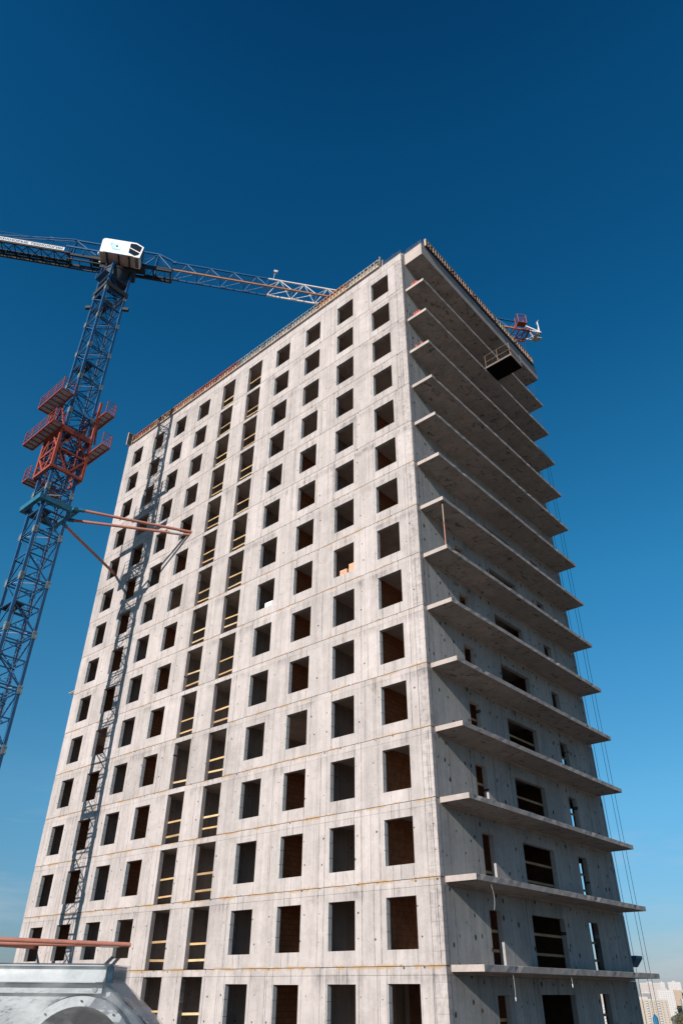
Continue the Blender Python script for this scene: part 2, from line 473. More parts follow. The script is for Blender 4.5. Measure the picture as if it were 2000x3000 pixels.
M['logoblue'] = paint('logo_blue', (0.12, 0.42, 0.66), 0.45, 0.0, (0, 0, 0), 0, 2.0, 0.03)
M['logopale'] = paint('logo_pale_blue', (0.42, 0.68, 0.80), 0.45, 0.0, (0, 0, 0), 0, 2.0, 0.03)
M['letter'] = paint('sign_letter_blue', (0.015, 0.05, 0.11), 0.5, 0.0, (0, 0, 0), 0, 2.0, 0.05)
M['underside'] = paint('cab_underside', (0.36, 0.27, 0.24), 0.6, 0.2, (0.25, 0.2, 0.18), 0, 3.0, 0.1)
g = G('tinted_glass')
g.bsdf.inputs['IOR'].default_value = 1.5
M['glass'] = g.done((0.012, 0.015, 0.018), 0.06, 0.0, 0.6)
g = G('galvanised_sheet')
_P = g.pos()
_sp = g.noise(_P, 30.0, 3, 0.5, 1.5)
_lg = g.noise(_P, 3.0, 4)
g.bump(g.noise(_P, 1.2, 2), 0.05, 0.05)
M['galv'] = g.done(g.mix(g.ramp(_sp, 0.35, 0.65), (0.33, 0.35, 0.355), (0.37, 0.385, 0.39)), g.ramp(_lg, 0.3, 0.7, 0.36, 0.46), 0.45)
g = G('stretch_film')
_P = g.pos()
_x, _y, _z = g.sep(_P)
_w1 = g.noise(g.comb(g.m('MULTIPLY', g.m('ADD', _x, _y), 4.0), g.m('MULTIPLY', _z, 11.0), 0.0), 1.0, 3, 0.5, 0.3)
_w2 = g.noise(_P, 2.5, 2, 0.5, 1.0)
_b = g.n('ShaderNodeBump')
_b.inputs['Strength'].default_value = 0.075
_b.inputs['Distance'].default_value = 0.03
g.put(_b.inputs['Height'], g.m('ADD', _w1, g.m('MULTIPLY', _w2, 1.5)))
_gl = g.n('ShaderNodeBsdfGlossy')
_gl.inputs['Roughness'].default_value = 0.16
g.nt.links.new(_b.outputs[0], _gl.inputs['Normal'])
_tr = g.n('ShaderNodeBsdfTransparent')
_tr.inputs['Color'].default_value = (0.93, 0.94, 0.95, 1)
_df = g.n('ShaderNodeBsdfDiffuse')
_df.inputs['Color'].default_value = (0.72, 0.73, 0.74, 1)
_m1 = g.n('ShaderNodeMixShader')
_fr = g.n('ShaderNodeFresnel')
_fr.inputs['IOR'].default_value = 1.5
g.nt.links.new(_b.outputs[0], _fr.inputs['Normal'])
g.put(_m1.inputs[0], g.m('MULTIPLY', _fr.outputs[0], 0.9, clamp=True))
g.nt.links.new(_tr.outputs[0], _m1.inputs[1])
g.nt.links.new(_gl.outputs[0], _m1.inputs[2])
_m2 = g.n('ShaderNodeMixShader')
g.put(_m2.inputs[0], g.ramp(_w1, 0.42, 0.8, 0.05, 0.20))
g.nt.links.new(_m1.outputs[0], _m2.inputs[1])
g.nt.links.new(_df.outputs[0], _m2.inputs[2])
g.nt.links.new(_m2.outputs[0], g.nt.nodes['Material Output'].inputs['Surface'])
M['film'] = g.mat

def brickwall_material():
    g = G('ceramic_block_wall')
    x, y, z = g.sep(g.pos())
    b = g.n('ShaderNodeTexBrick')
    g.put(b.inputs['Vector'], g.comb(y, z, 0.0))
    b.inputs['Color1'].default_value = (0.34, 0.13, 0.055, 1)
    b.inputs['Color2'].default_value = (0.27, 0.10, 0.045, 1)
    b.inputs['Mortar'].default_value = (0.10, 0.05, 0.035, 1)
    b.inputs['Scale'].default_value = 1.0
    b.inputs['Mortar Size'].default_value = 0.010
    b.inputs['Brick Width'].default_value = 0.39
    b.inputs['Row Height'].default_value = 0.225
    g.bump(b.outputs['Fac'], -0.5, 0.01)
    return g.done(b.outputs['Color'], 0.9, 0, 0.2)
M['brickwall'] = brickwall_material()

def wall_mesh(axis, u0, u1, t0, t1, z0, z1, holes):
    """storey wall with rectangular holes, one clean shell. axis 'x': u->x, t->y ; 'y': u->y, t->x"""
    us = sorted({u0, u1, *[a for h in holes for a in h[:2]]})
    zs = sorted({z0, z1, *[min(max(a, z0), z1) for h in holes for a in h[2:]]})
    def solid(i, j):
        if i < 0 or j < 0 or i >= len(us) - 1 or j >= len(zs) - 1:
            return False
        cu, cz = (us[i] + us[i + 1]) / 2, (zs[j] + zs[j + 1]) / 2
        return not any(h[0] < cu < h[1] and h[2] < cz < h[3] for h in holes)
    mb = MB()
    P = (lambda u, t, z: (u, t, z)) if axis == 'x' else (lambda u, t, z: (t, u, z))
    for i in range(len(us) - 1):
        for j in range(len(zs) - 1):
            if not solid(i, j):
                continue
            a, b, c, d = us[i], us[i + 1], zs[j], zs[j + 1]
            mb.poly([P(a, t0, c), P(b, t0, c), P(b, t0, d), P(a, t0, d)])
            mb.poly([P(a, t1, c), P(a, t1, d), P(b, t1, d), P(b, t1, c)])
            if not solid(i - 1, j): mb.poly([P(a, t0, c), P(a, t0, d), P(a, t1, d), P(a, t1, c)])
            if not solid(i + 1, j): mb.poly([P(b, t0, c), P(b, t1, c), P(b, t1, d), P(b, t0, d)])
            if not solid(i, j - 1): mb.poly([P(a, t0, c), P(a, t1, c), P(b, t1, c), P(b, t0, c)])
            if not solid(i, j + 1): mb.poly([P(a, t0, d), P(b, t0, d), P(b, t1, d), P(a, t1, d)])
    # weld
    idx, vs, fs = {}, [], []
    for f in mb.f:
        nf = []
        for q in f:
            key = tuple(round(c, 5) for c in mb.v[q])
            if key not in idx:
                idx[key] = len(vs); vs.append(key)
            nf.append(idx[key])
        fs.append(tuple(nf))
    mb.v, mb.f = vs, fs
    return mb

# ================================================================== GROUND
GZ = -40.0
def ground_material():
    g = G('ground')
    P = g.pos()
    a = g.noise(P, 0.012, 6, 0.65, 0.5)
    b = g.noise(P, 0.09, 5, 0.6)
    col = g.mix(g.ramp(a, 0.42, 0.55), (0.06, 0.065, 0.035), (0.17, 0.15, 0.13))
    col = g.mix(g.ramp(b, 0.55, 0.66), col, (0.045, 0.05, 0.028))
    return g.done(col, 0.95)
gm = MB()
gm.poly([(-9000, -9000, GZ), (9000, -9000, GZ), (9000, 9000, GZ), (-9000, 9000, GZ)])
o = gm.build('ground', ground_material())
o['kind'] = 'structure'

# ================================================================== THE TOWER
H, NX, DEP, LEN = 3.0, 3.225, 17.3, 33.0
KMIN, KMAX = -2, 13
tower = empty('apartment_tower', (0, 0, 0))
tag(tower, 'unfinished grey concrete apartment tower with rows of empty square window openings', 'building')
WX = [(-1.24 - 1.57 - NX * i * 1.0, -1.24 - NX * i) for i in range(10)]       # ten bays from the corner
TALL = (4, 5)
holesA = []
for i, (a, b) in enumerate(WX):
    holesA.append((a, b, -1, 4) if i in TALL else (a, b, 0.57, 2.42))
HB = [(3.45, 4.40, -1, 2.09), (7.05, 10.15, -1, 2.12), (12.80, 13.76, -1, 2.16)]
HR = [(-3.5, -1.86, -1, 2.45)] + [(-3.5 - 3.3 * i, -1.9 - 3.3 * i, 0.6, 2.4) for i in range(1, 9)]
def uneven(holes, seed, d=0.022):
    r = random.Random(seed)
    return [(a + r.uniform(-d, d), b + r.uniform(-d, d), c if c < 0 else c + r.uniform(-d, d), e if e > 3 else e + r.uniform(-d, d)) for a, b, c, e in holes]
meAs = [wall_mesh('x', -LEN, 0.0, 0.0, 0.25, 0.022, 2.712, uneven(holesA, i)).mesh('facade_wall', M['conA']) for i in range(6)]
meB = wall_mesh('y', 0.253, DEP - 0.303, -0.25, -0.006, 0.014, 2.712, HB).mesh('balcony_wall', M['conB'])
meR = wall_mesh('x', -LEN, -0.006, DEP - 0.25, DEP, 0.014, 2.712, HR).mesh('rear_wall', M['conB'])
meE = wall_mesh('y', 0.253, DEP - 0.253, -LEN, -LEN + 0.25, 0.014, 2.712, []).mesh('end_wall', M['conI'])
meS = MB().box(-LEN + 0.01, -0.012, 0.252, DEP - 0.012, -0.276, 0.0).mesh('floor_slab', M['floor'])
meSE = MB().box(-LEN + 0.01, -0.010, 0.008, 0.250, -0.278, 0.0).mesh('slab_edge', M['conA'])
bs = MB().box(-0.002, 1.452, 0.33, 16.85, -0.18, 0.04)
def slab_edge(seed):
    """balcony slab: a slab with a slightly broken outer edge"""
    rnd = random.Random(seed)
    n = 46
    mb = MB()
    ys = [0.33 + (16.85 - 0.33) * i / n for i in range(n + 1)]
    rows = []
    for i, y in enumerate(ys):
        j1 = 0.0 if i in (0, n) else rnd.uniform(-0.012, 0.006) - (0.03 if rnd.random() < 0.07 else 0)
        j2 = 0.0 if i in (0, n) else rnd.uniform(-0.010, 0.006)
        rows.append([(-0.002, y, -0.18), (1.452 + j2, y, -0.18 + rnd.uniform(0, 0.006)), (1.452 + j1, y, 0.036 + j1 * 0.4), (1.43 + j1, y, 0.042), (-0.002, y, 0.042)])
    vs = [p for r in rows for p in r]
    fs = [(5 * i + a, 5 * i + b, 5 * i + 5 + b, 5 * i + 5 + a) for i in range(n) for a, b in ((0, 1), (1, 2), (2, 3), (3, 4), (4, 0))]
    fs += [(0, 1, 2, 3, 4), tuple(5 * n + q for q in (4, 3, 2, 1, 0))]
    mb.add(vs, fs)
    return mb
slab_meshes = [slab_edge(i).mesh('balcony_slab', M['conS']) for i in range(4)]

# partitions inside, one mesh per storey (shared)
def boxes(lst):
    mb = MB()
    for b in lst: mb.box(*b)
    return mb
ZA, ZB = 0.004, 2.720
part_list = [(-6.75, -6.55, 0.252, 6.0, ZA, ZB), (-13.15, -12.95, 0.252, 6.0, ZA, ZB), (-16.68, -16.5, 0.252, 6.0, ZA, ZB), (-19.95, -19.75, 0.252, 6.0, ZA, ZB),
             (-26.0, -25.8, 0.252, 6.0, ZA, ZB), (-32.7, -14.9, 6.003, 6.2, ZA, ZB), (-13.6, -5.0, 6.003, 6.2, ZA, ZB), (-19.745, -18.6, 2.2, 2.4, ZA, ZB), (-17.6, -16.7, 2.2, 2.4, ZA, ZB),
             (-16.49, -15.4, 2.2, 2.4, ZA, ZB), (-14.2, -13.16, 2.2, 2.4, ZA, ZB), (-6.2, -6.0, 11.51, 17.0, ZA, ZB), (-20.0, -19.8, 6.21, 17.0, ZA, ZB)]
mePs = [boxes([b_]).mesh('partition_wall', M['conI']) for b_ in part_list]
meQs = [boxes([b_]).mesh('room_partition', M['shadeblock']) for b_ in ((-6.0, -0.26, 11.3, 11.5, ZA, ZB), (-6.0, -0.26, 5.6, 5.8, ZA, ZB), (-2.6, -2.4, 5.81, 11.29, ZA, ZB))]
brick_x = (-3.22, -9.72, -22.62, -29.07)
brick_panels = [MB().box(x, x + 0.14, 0.252, 5.59 if i == 0 else 6.0, ZA, ZB).mesh('brick_partition', M['brickwall']) for i, x in enumerate(brick_x)]
# single ceramic blocks (proud of the mortar bed) for the lowest rooms beside the corner
brick_unit = MB().box(0, 0.155, 0.006, 0.378, 0.006, 0.212).mesh('brick', M['brick'])
brick_bed = MB().box(0, 0.145, 0.252, 5.59, ZA, ZB).mesh('brick_partition', M['mortar'])

# jamb blocks: three per opening on the visible reveal
JB = [(0.0, 0.62), (0.632, 1.25), (1.262, 1.85)]
jamb_mesh = [MB().box(-0.02, 0.028, 0.012, 0.248, a + 0.004, b - 0.004).mesh('jamb_block', M['block']) for a, b in JB]
guards = [MB().box(-0.93, 0.93, 0, 0.04, -hh, hh).mesh('guard_board', M[mm]) for hh, mm in ((0.048, 'board'), (0.052, 'board2'), (0.042, 'board'), (0.05, 'board3'))]

for k in range(KMIN, KMAX + 1):
    z = k * H
    wa = link('facade_wall', meAs[k % 6], tower, (0, 0, z))
    wb = link('balcony_wall', meB, tower, (0, 0, z))
    link('rear_wall', meR, tower, (0, 0, z))
    link('end_wall', meE, tower, (0, 0, z))
    link('slab_edge', meSE, link('floor_slab', meS, tower, (0, 0, z)))
    for me in mePs: link('partition_wall', me, tower, (0, 0, z))
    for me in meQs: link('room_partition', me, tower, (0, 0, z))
    if k >= -1:
        link('balcony_slab', slab_meshes[(k + 1) % 4], tower, (0, 0, z))
        # reveals lined with aerated block
        if k <= 10:
            for i, (a, b) in enumerate(WX):
                if i in TALL: continue
                for me in jamb_mesh: link('jamb_block', me, wa, (a, 0, 0.57))
        else:
            mb = MB()
            for i, (a, b) in enumerate(WX):
                if i in TALL: continue
                for c, d in JB: mb.box(a - 0.02, a + 0.028, 0.012, 0.248, 0.57 + c + 0.004, 0.57 + d - 0.004)
            o = mb.build('jamb_blocks_high', M['block'], wa); o.name = 'jamb_block_lining'; o['kind'] = 'stuff'
        rnd = random.Random(100 + k)
        for i in TALL:
            a, b = WX[i]
            for zz in (0.48, 1.2):
                if rnd.random() < 0.04: continue
                o = link('guard_board', guards[rnd.randrange(4)], wa, ((a + b) / 2 + rnd.uniform(-0.05, 0.05), 0.256, zz + rnd.uniform(-0.10, 0.10)))
                o.rotation_euler = (0, rnd.uniform(-0.035, 0.035), 0)
        for (a, b, _, _), (s0) in zip(HB, (1, 2, 3)):
            for zz in (0.58, 1.34):
                if rnd.random() < 0.12: continue
                o = link('guard_board', guards[1], wb, (-0.262, (a + b) / 2, zz + rnd.uniform(-0.07, 0.07)), (0, 0, math.pi / 2))
                o.scale = ((b - a + 0.25) / 1.86, 1, 1)
        if k <= 9:
            for i in range(4):
                if (k + i * 3) % 7 == 6: continue
                if i == 0 and k <= 2:
                    bp = link('brick_partition', brick_bed, tower, (brick_x[0], 0, z))
                    for c in range(12):
                        for q in range(6):
                            link('brick', brick_unit, bp, (0, 0.40 + q * 0.386 - (0.19 if c % 2 else 0), 0.02 + c * 0.223))
                else:
                    link('brick_partition', brick_panels[i], tower, (0, 0, z))
link('slab_edge', meSE, link('floor_slab', meS, tower, (0, 0, 42.0)))
# parapet, roof edge beam, storeys hidden below the picture
MB().box(-LEN, 0.0, 0.0, 0.25, 42.012, 42.70).build('parapet', M['conA'], tower)
MB().box(-LEN, -LEN + 0.25, 0.253, DEP - 0.253, 42.012, 42.70).build('parapet', M['conA'], tower)
MB().box(-LEN, -0.006, DEP - 0.25, DEP, 42.012, 42.70).build('parapet', M['conA'], tower)
MB().box(-0.25, -0.006, 0.253, DEP - 0.253, 42.012, 42.95).build('parapet', M['conB'], tower)
MB().box(-0.003, 1.452, 0.45, 16.88, 41.80, 42.98).build('roof_edge_beam', M['conS'], tower)
MB().box(-LEN + 0.01, -0.012, 0.012, DEP - 0.012, GZ, KMIN * H - 0.29).build('lower_storeys', M['conA'], tower)

# ------------------------------------------------------------------ roof edge formwork
def formwork(L, h, ribs, frame, board, depth=0.14, seed=0, waler=None):
    """ribbed shutter panel: local x along, y outward (negative = outside), z up"""
    rnd = random.Random(seed)
    root = empty('formwork_panel')
    MB().box(0.0, L, 0.0, 0.022, 0.0, h).build('face_board', board, root)
    mb = MB()
    mb.box(0, L, -depth, -0.002, 0.0, 0.05)
    mb.box(0, L, -depth, -0.002, h - 0.05, h)
    x = 0.0
    n = ribs
    for i in range(n + 1):
        xx = L * i / n + (0 if i in (0, n) else rnd.uniform(-0.05, 0.05))
        w = rnd.choice((0.035, 0.045, 0.06))
        xx = min(max(xx, w / 2), L - w / 2)
        mb.box(xx - w / 2, xx + w / 2, -depth + 0.004, -0.003, 0.052, h - 0.052)
    mb.build('rib_frame', frame, root)
    cl = MB()
    for xx in (0.02, L - 0.06):
        for zz in (h * 0.25, h * 0.7):
            cl.box(xx - 0.05, xx + 0.09, -depth - 0.05, -depth - 0.003, zz - 0.03, zz + 0.04)
            cl.bar((xx, -depth - 0.02, zz), (xx + rnd.uniform(-0.15, 0.15), -depth - 0.06, zz + rnd.uniform(-0.2, 0.2)), 0.025)
    cl.build('clamp', M['rebar'], root)
    if waler:
        MB().box(-0.02, L + 0.02, -depth - 0.02, 0.0, -0.075, -0.004).build('base_board', waler, root)
    return root

segs = []      # x from the far end of the roof to the corner
x = -32.2
plan = [(c_, 2.97) for c_ in ('formred', 'formorange', 'formorange', 'formred', 'formred', 'formblue', 'formblue', 'formblue', 'formorange', 'formgrey')]
lab = ['rusty red formwork panel next to the tall timber shutter on the roof edge', 'orange-brown formwork panel on the roof edge, second from the tall timber shutter',
       'orange-brown formwork panel in the crane mast shadow, third from the timber shutter', 'red formwork panel on the roof edge, fourth from the tall timber shutter',
       'red formwork panel adjoining the blue-grey ones on the roof edge', 'blue-grey formwork panel adjoining the red ones on the roof edge',
       'blue-grey formwork panel with blue-grey ones on both sides', 'blue-grey formwork panel in front of the white jib, beside an orange one',
       'lone orange-brown formwork panel between blue-grey and pale grey ones', 'pale grey weathered formwork panel beside the bare rebar near the roof corner']
for i, (c, L) in enumerate(plan):
    fp = formwork(L, 0.74, 9, M[c], M['ply'], 0.13, i, M['oldwood'])
    fp.location = (x + 0.02, -0.01, 42.80)
    tag(fp, lab[i], 'formwork')
    x += L + 0.06
fp = formwork(2.3, 1.5, 5, M['oldwood'], M['ply'], 0.12, 55, None)
fp.location = (-33.05, -0.35, 42.78); fp.rotation_euler = (0, 0, -math.pi / 2 + math.pi)
tag(fp, 'tall weathered timber shutter closing the far end of the roof edge', 'formwork')
y = 0.88
for i in range(5):
    fp = formwork(3.02, 0.74, 10, M[('oldwood', 'ribrust', 'ribrust', 'oldwood', 'ribrust')[i]], M['plydark'], 0.15, 20 + i, M['basedark'])
    fp.location = (1.462, y, 43.07); fp.rotation_euler = (0, 0, math.pi / 2)
    tag(fp, ('dark formwork panel with pale ribs at the corner rebar above the balconies', 'dark panel with rusty ribs, second from the corner rebar above the balconies', 'dark panel with rusty ribs midway along the balcony roof edge', 'dark panel with pale ribs above the loading platform', 'dark panel with rusty ribs ending at the rear rebar, below the crane trolley')[i], 'formwork')
    y += 3.07
# loose timbers where the shuttering stops
for i, (px, pz, hh) in enumerate(((-1.95, 42.75, 1.35), (-1.7, 42.75, 0.75))):
    o = MB().bar((0, 0, 0), (0.03, 0.02, hh), 0.07, 0.05).build('timber_post', M['board'], None, (px, 0.05, pz - 0.05))
    tag(o, ('tall pale timber post at the end of the formwork on the roof edge', 'short pale timber post beside the rebar on the roof edge')[i], 'post')

def rebar_run(pts, h, step, seed):
    rnd = random.Random(seed)
    mb = MB()
    for off in (0.0, 0.16):
        for (p, q) in zip(pts[:-1], pts[1:]):
            p, q = Vector(p), Vector(q)
            d = q - p
            n = max(1, int(d.length / step))
            side = Vector((-d.y, d.x, 0)).normalized() * off
            for i in range(n + 1):
                b = p + d * (i / n) + side
                mb.tube(b - Vector((0, 0, 0.1)), b + Vector((rnd.uniform(-0.02, 0.02), rnd.uniform(-0.02, 0.02), h * rnd.uniform(0.85, 1.1))), 0.012, 5)
            for zz in (0.35, 0.8):
                mb.tube(p + side + Vector((0, 0, h * zz)), q + side + Vector((0, 0, h * zz)), 0.009, 5)
    return mb
o = rebar_run([(-1.55, 0.06, 42.7), (-0.08, 0.06, 42.7), (-0.08, 0.5, 42.8)], 0.52, 0.16, 1).build('rebar_cage', M['rebar'])
tag(o, 'bare rebar lattice sticking up at the top corner of the window facade', 'rebar')
o = rebar_run([(0.05, 0.52, 42.98), (1.38, 0.52, 42.98), (1.38, 0.85, 42.98)], 0.55, 0.15, 2).build('rebar_cage', M['rebar'])
tag(o, 'bare rebar lattice on the corner of the top balcony roof slab', 'rebar')
o = rebar_run([(1.38, 16.15, 42.98), (1.38, 16.82, 42.98), (0.1, 16.82, 42.98)], 0.5, 0.15, 3).build('rebar_cage', M['rebar'])
tag(o, 'bare rebar lattice at the rear end of the balcony roof slab', 'rebar')

# ------------------------------------------------------------------ loading platform, prop, small things on the balconies
lp = empty('loading_platform', (1.0, 7.62, 36.045))
tag(lp, 'dark cantilevered loading platform with thin railing sticking out below the roof', 'platform')
MB().box(0.0, 2.46, 0.0, 1.56, 0.10, 0.14).build('deck', M['plydark'], lp)
mb = MB()
for yy in (0.0, 0.5, 1.0, 1.48): mb.box(-0.9, 2.46, yy, yy + 0.08, 0.0, 0.098)
mb.build('joist', M['dark'], lp)
MB().box(0.462, 2.458, 0.004, 1.556, -0.03, -0.004).build('soffit_board', M['black'], lp)
MB().box(0.46, 2.46, -0.03, -0.004, 0.0, 0.14).build('edge_strip', M['rebar'], lp)
MB().box(2.462, 2.49, 0.0, 1.56, -0.02, 0.34).build('toe_board', M['ply'], lp)
for yy in (-0.015, 1.57):
    mb = MB()
    for xx in (0.5, 1.45, 2.42): mb.tube((xx, yy, 0.1), (xx, yy, 1.25), 0.009, 6)
    for zz in (0.62, 1.24): mb.tube((0.5, yy, zz), (2.42, yy, zz), 0.007, 6)
    mb.build('railing', M['ribrust'], lp)
mb = MB()
for zz in (0.75, 1.24): mb.tube((2.44, 0.0, zz), (2.44, 1.56, zz), 0.014, 6)
mb.build('railing', M['rebar'], lp)

pr = empty('steel_prop', (1.25, 0.57, 18.042))
tag(pr, 'thin rusty steel prop standing between two balcony slabs at the corner', 'prop')
MB().tube((0, 0, 0.008), (0, 0, 1.5), 0.032, 10).build('outer_tube', M['salmon'], pr)
MB().tube((0, 0, 1.45), (0, 0, 2.765), 0.024, 10).build('inner_tube', M['oldwood'], pr)
MB().tube((0, 0, 1.44), (0, 0, 1.56), 0.048, 10).build('collar', M['rebar'], pr)
MB().box(-0.07, 0.07, -0.07, 0.07, 0.0, 0.008).build('base_plate', M['rebar'], pr)
MB().box(-0.07, 0.07, -0.07, 0.07, 2.765, 2.776).build('head_plate', M['rebar'], pr)

def clamp_stack(loc, n, label, mat='red'):
    root = empty('clamp_pile', loc)
    rnd = random.Random(int(loc[2] * 10))
    for i in range(n):
        mb = MB()
        dx = -0.18 + 0.40 * i / max(1, n - 1)
        mb.box(dx - 0.035, dx + 0.035, -0.10, 0.10, 0.0, 0.05)
        mb.bar((dx, -0.08, 0.05), (dx + rnd.uniform(-0.05, 0.05), -0.06, 0.24), 0.04)
        mb.bar((dx, 0.08, 0.05), (dx + rnd.uniform(-0.05, 0.05), 0.06, 0.24), 0.04)
        mb.bar((dx - 0.06, -0.09, 0.22), (dx + 0.05, 0.08, 0.24), 0.045)
        mb.build('clamp', M[mat], root)
    return tag(root, label, 'clamps')
M['brightred'] = paint('bright_red_paint', (0.62, 0.09, 0.06), 0.5, 0.3, (0.7, 0.6, 0.55), 0, 9.0, 0.2)
clamp_stack((0.68, 0.45, 39.042), 4, 'pile of red clamps on the highest balcony slab under the roof edge', 'brightred')
clamp_stack((0.68, 0.45, 36.042), 4, 'pile of red clamps on the balcony slab level with the loading platform', 'brightred')
clamp_stack((0.66, 0.45, 33.042), 2, 'two red clamps on the balcony slab one level below the loading platform', 'brightred')
clamp_stack((0.42, 0.48, 24.042), 3, 'dull brown clamps on the balcony slab two levels above the rusty prop', 'rebar')

for (yy, z0, z1, bend, lb) in ((1.38, 2.815, 1.86, 0.18, 'white wire hanging from the balcony slab edge at eye level in a curl'), (2.36, -0.185, -0.96, 0.03, 'white cord hanging straight below the lowest balcony slab near the corner'), (7.16, -0.185, -0.5, 0.02, 'short white cord hanging below the lowest balcony slab mid-length')):
    mb = MB()
    pts = [Vector((1.42, yy + bend * math.sin(t * 2.6), z0 + (z1 - z0) * t)) for t in [i / 8 for i in range(9)]]
    for p, q in zip(pts[:-1], pts[1:]): mb.tube(p, q, 0.0035, 5)
    if z0 < 0: mb.tube(pts[-1], pts[-1] - Vector((0, 0, 0.12)), 0.02, 6, 0.008)
    tag(mb.build('hanging_cord', M['white']), lb, 'cord')

# two stacks of pale brick in a window of the second bay
rnd = random.Random(5)
unit = MB().box(-0.125, 0.125, -0.06, 0.06, 0.002, 0.063).mesh('brick', M['brickpale'])
for si, (bx, by, n, lb) in enumerate(((-5.55, 0.47, 12, 'lower pile of pale pink bricks just inside an open window'), (-4.88, 0.47, 15, 'taller pile of pale pink bricks just inside an open window'))):
    st = empty('brick_stack', (bx, by, 18.002))
    MB().box(-0.32, 0.32, -0.2, 0.2, 0.0, 0.34).build('pallet', M['oldwood'], st)
    for c in range(n):
        for q in range(4):
            o = link('brick', unit, st, (-0.13 + 0.26 * (q % 2) + rnd.uniform(-0.008, 0.008), -0.07 + 0.14 * (q // 2), 0.34 + c * 0.066))
    tag(st, lb, 'bricks')

o = MB().box(-12.15, -11.45, 0.45, 0.50, 18.002, 19.20).build('sky_view_sheet', M['white'])  # pale sheet added in place of sky showing through the far opening
tag(o, 'added pale sheet imitating sky seen through an open window two bays left of the brick piles', 'sheet')
o = MB().prism([(-0.45, 17.33, 0.86), (0.24, 17.33, 0.86), (0.24, 17.33, 0.74), (-0.10, 17.33, 0.36), (-0.45, 17.33, 0.36)], (0, 0.8, 0)).build('rubbish_chute_hopper', M['blue'])
tag(o, 'dark blue hopper jutting past the rear edge of the tower by the lowest balcony', 'hopper')
o = MB().box(-33.95, -33.02, 0.05, 0.25, 18.36, 18.42).box(-33.7, -33.02, 0.08, 0.2, 18.26, 18.30).build('plank_bracket', M['oldwood'])
tag(o, 'short dark planks sticking out of the far edge of the window facade', 'planks')

# ================================================================== TOWER CRANE
CX, CY = -26.2, -8.5
crane = empty('tower_crane', (CX, CY, GZ))
tag(crane, 'blue lattice tower crane with white cab and red climbing cage beside the tower', 'crane')
UP = (0, 0, -GZ)
HW = 0.93
PITCH, ZTOP = 3.65, 51.0
# ---- one mast section, local z 0..PITCH
def mast_bracing():
    mb = MB()
    c = [(-HW, -HW), (HW, -HW), (HW, HW), (-HW, HW)]
    for i in range(4):
        a, b = c[i], c[(i + 1) % 4]
        for zz in (0.10, PITCH / 2, PITCH - 0.12):
            mb.bar((a[0], a[1], zz), (b[0], b[1], zz), 0.075)
        h = PITCH / 2
        if i % 2 == 0:
            mb.bar((a[0], a[1], 0.15), (b[0], b[1], h - 0.05), 0.07)
            mb.bar((a[0], a[1], PITCH - 0.15), (b[0], b[1], h + 0.05), 0.07)
        else:
            mb.bar((a[0], a[1], h - 0.05), (b[0], b[1], 0.15), 0.07)
            mb.bar((a[0], a[1], h + 0.05), (b[0], b[1], PITCH - 0.15), 0.07)
    mb.bar((-HW, -HW, 0.12), (HW, HW, 0.12), 0.05)
    mb.bar((-HW, HW, PITCH / 2), (HW, -HW, PITCH / 2), 0.05)
    return mb.mesh('mast_section', M['blue'])
me_brace = mast_bracing()
me_chord = MB().box(-0.095, 0.095, -0.095, 0.095, 0.012, PITCH - 0.012).mesh('chord', M['blue'])
def plates(sx, sy):
    mb = MB()
    for zz in (-0.28,):
        mb.box(sx * 0.10 if sx > 0 else -0.125, 0.125 if sx > 0 else -0.10, -0.15, 0.15, zz, zz + 0.56)
        mb.box(-0.15, 0.15, sy * 0.10 if sy > 0 else -0.125, 0.125 if sy > 0 else -0.10, zz, zz + 0.56)
        for dx in (-0.09, 0.09):
            for dz in (0.10, 0.46):
                mb.tube((dx, sy * 0.12, zz + dz), (dx, sy * 0.17, zz + dz), 0.03, 6)
                mb.tube((sx * 0.12, dx, zz + dz), (sx * 0.17, dx, zz + dz), 0.03, 6)
    return mb.mesh('connector_plate', M['plate'])
me_plate = {(sx, sy): plates(sx, sy) for sx in (-1, 1) for sy in (-1, 1)}
mb = MB()
for sx in (-0.2, 0.2): mb.tube((sx, 0.62, 0.0), (sx, 0.62, PITCH), 0.022, 6)
for i in range(12): mb.tube((-0.2, 0.62, 0.15 + 0.3 * i), (0.2, 0.62, 0.15 + 0.3 * i), 0.014, 5)
for i in range(3):
    zz = 0.7 + i * 1.2
    for j in range(8):
        a0, a1 = math.pi * (1 + j / 8), math.pi * (1 + (j + 1) / 8)
        mb.bar((0.36 * math.cos(a0), 0.55 + 0.6 * math.sin(a0), zz), (0.36 * math.cos(a1), 0.55 + 0.6 * math.sin(a1), zz), 0.02, 0.04)
me_ladder = mb.mesh('ladder', M['blue'])
mb = MB().box(-0.83, 0.83, -0.83, -0.05, PITCH / 2 + 0.06, PITCH / 2 + 0.10)
for xx in (-0.8, 0.0, 0.8): mb.bar((xx, -0.83, PITCH / 2 + 0.04), (xx, 0.83, PITCH / 2 + 0.04), 0.06)
me_rest = mb.mesh('rest_platform', M['dark'])
nsec = int((ZTOP - GZ) / PITCH)
for i in range(-1, nsec):
    z0 = ZTOP - PITCH * (i + 1)
    o = link('mast_section', me_brace, crane, (0, 0, z0 - GZ))
    for sx in (-1, 1):
        for sy in (-1, 1):
            link('chord', me_chord, o, (sx * HW, sy * HW, 0))
            link('connector_plate', me_plate[(sx, sy)], o, (sx * HW, sy * HW, PITCH if i >= 0 else 0.0)) if i >= 0 else None
    link('ladder', me_ladder, o, (0, 0, 0))
    if i % 2 == 0: link('rest_platform', me_rest, o, (0, 0, 0))
MB().box(-2.6, 2.6, -2.6, 2.6, 0, ZTOP - PITCH * nsec - GZ).build('foundation_block', M['conI'], crane)

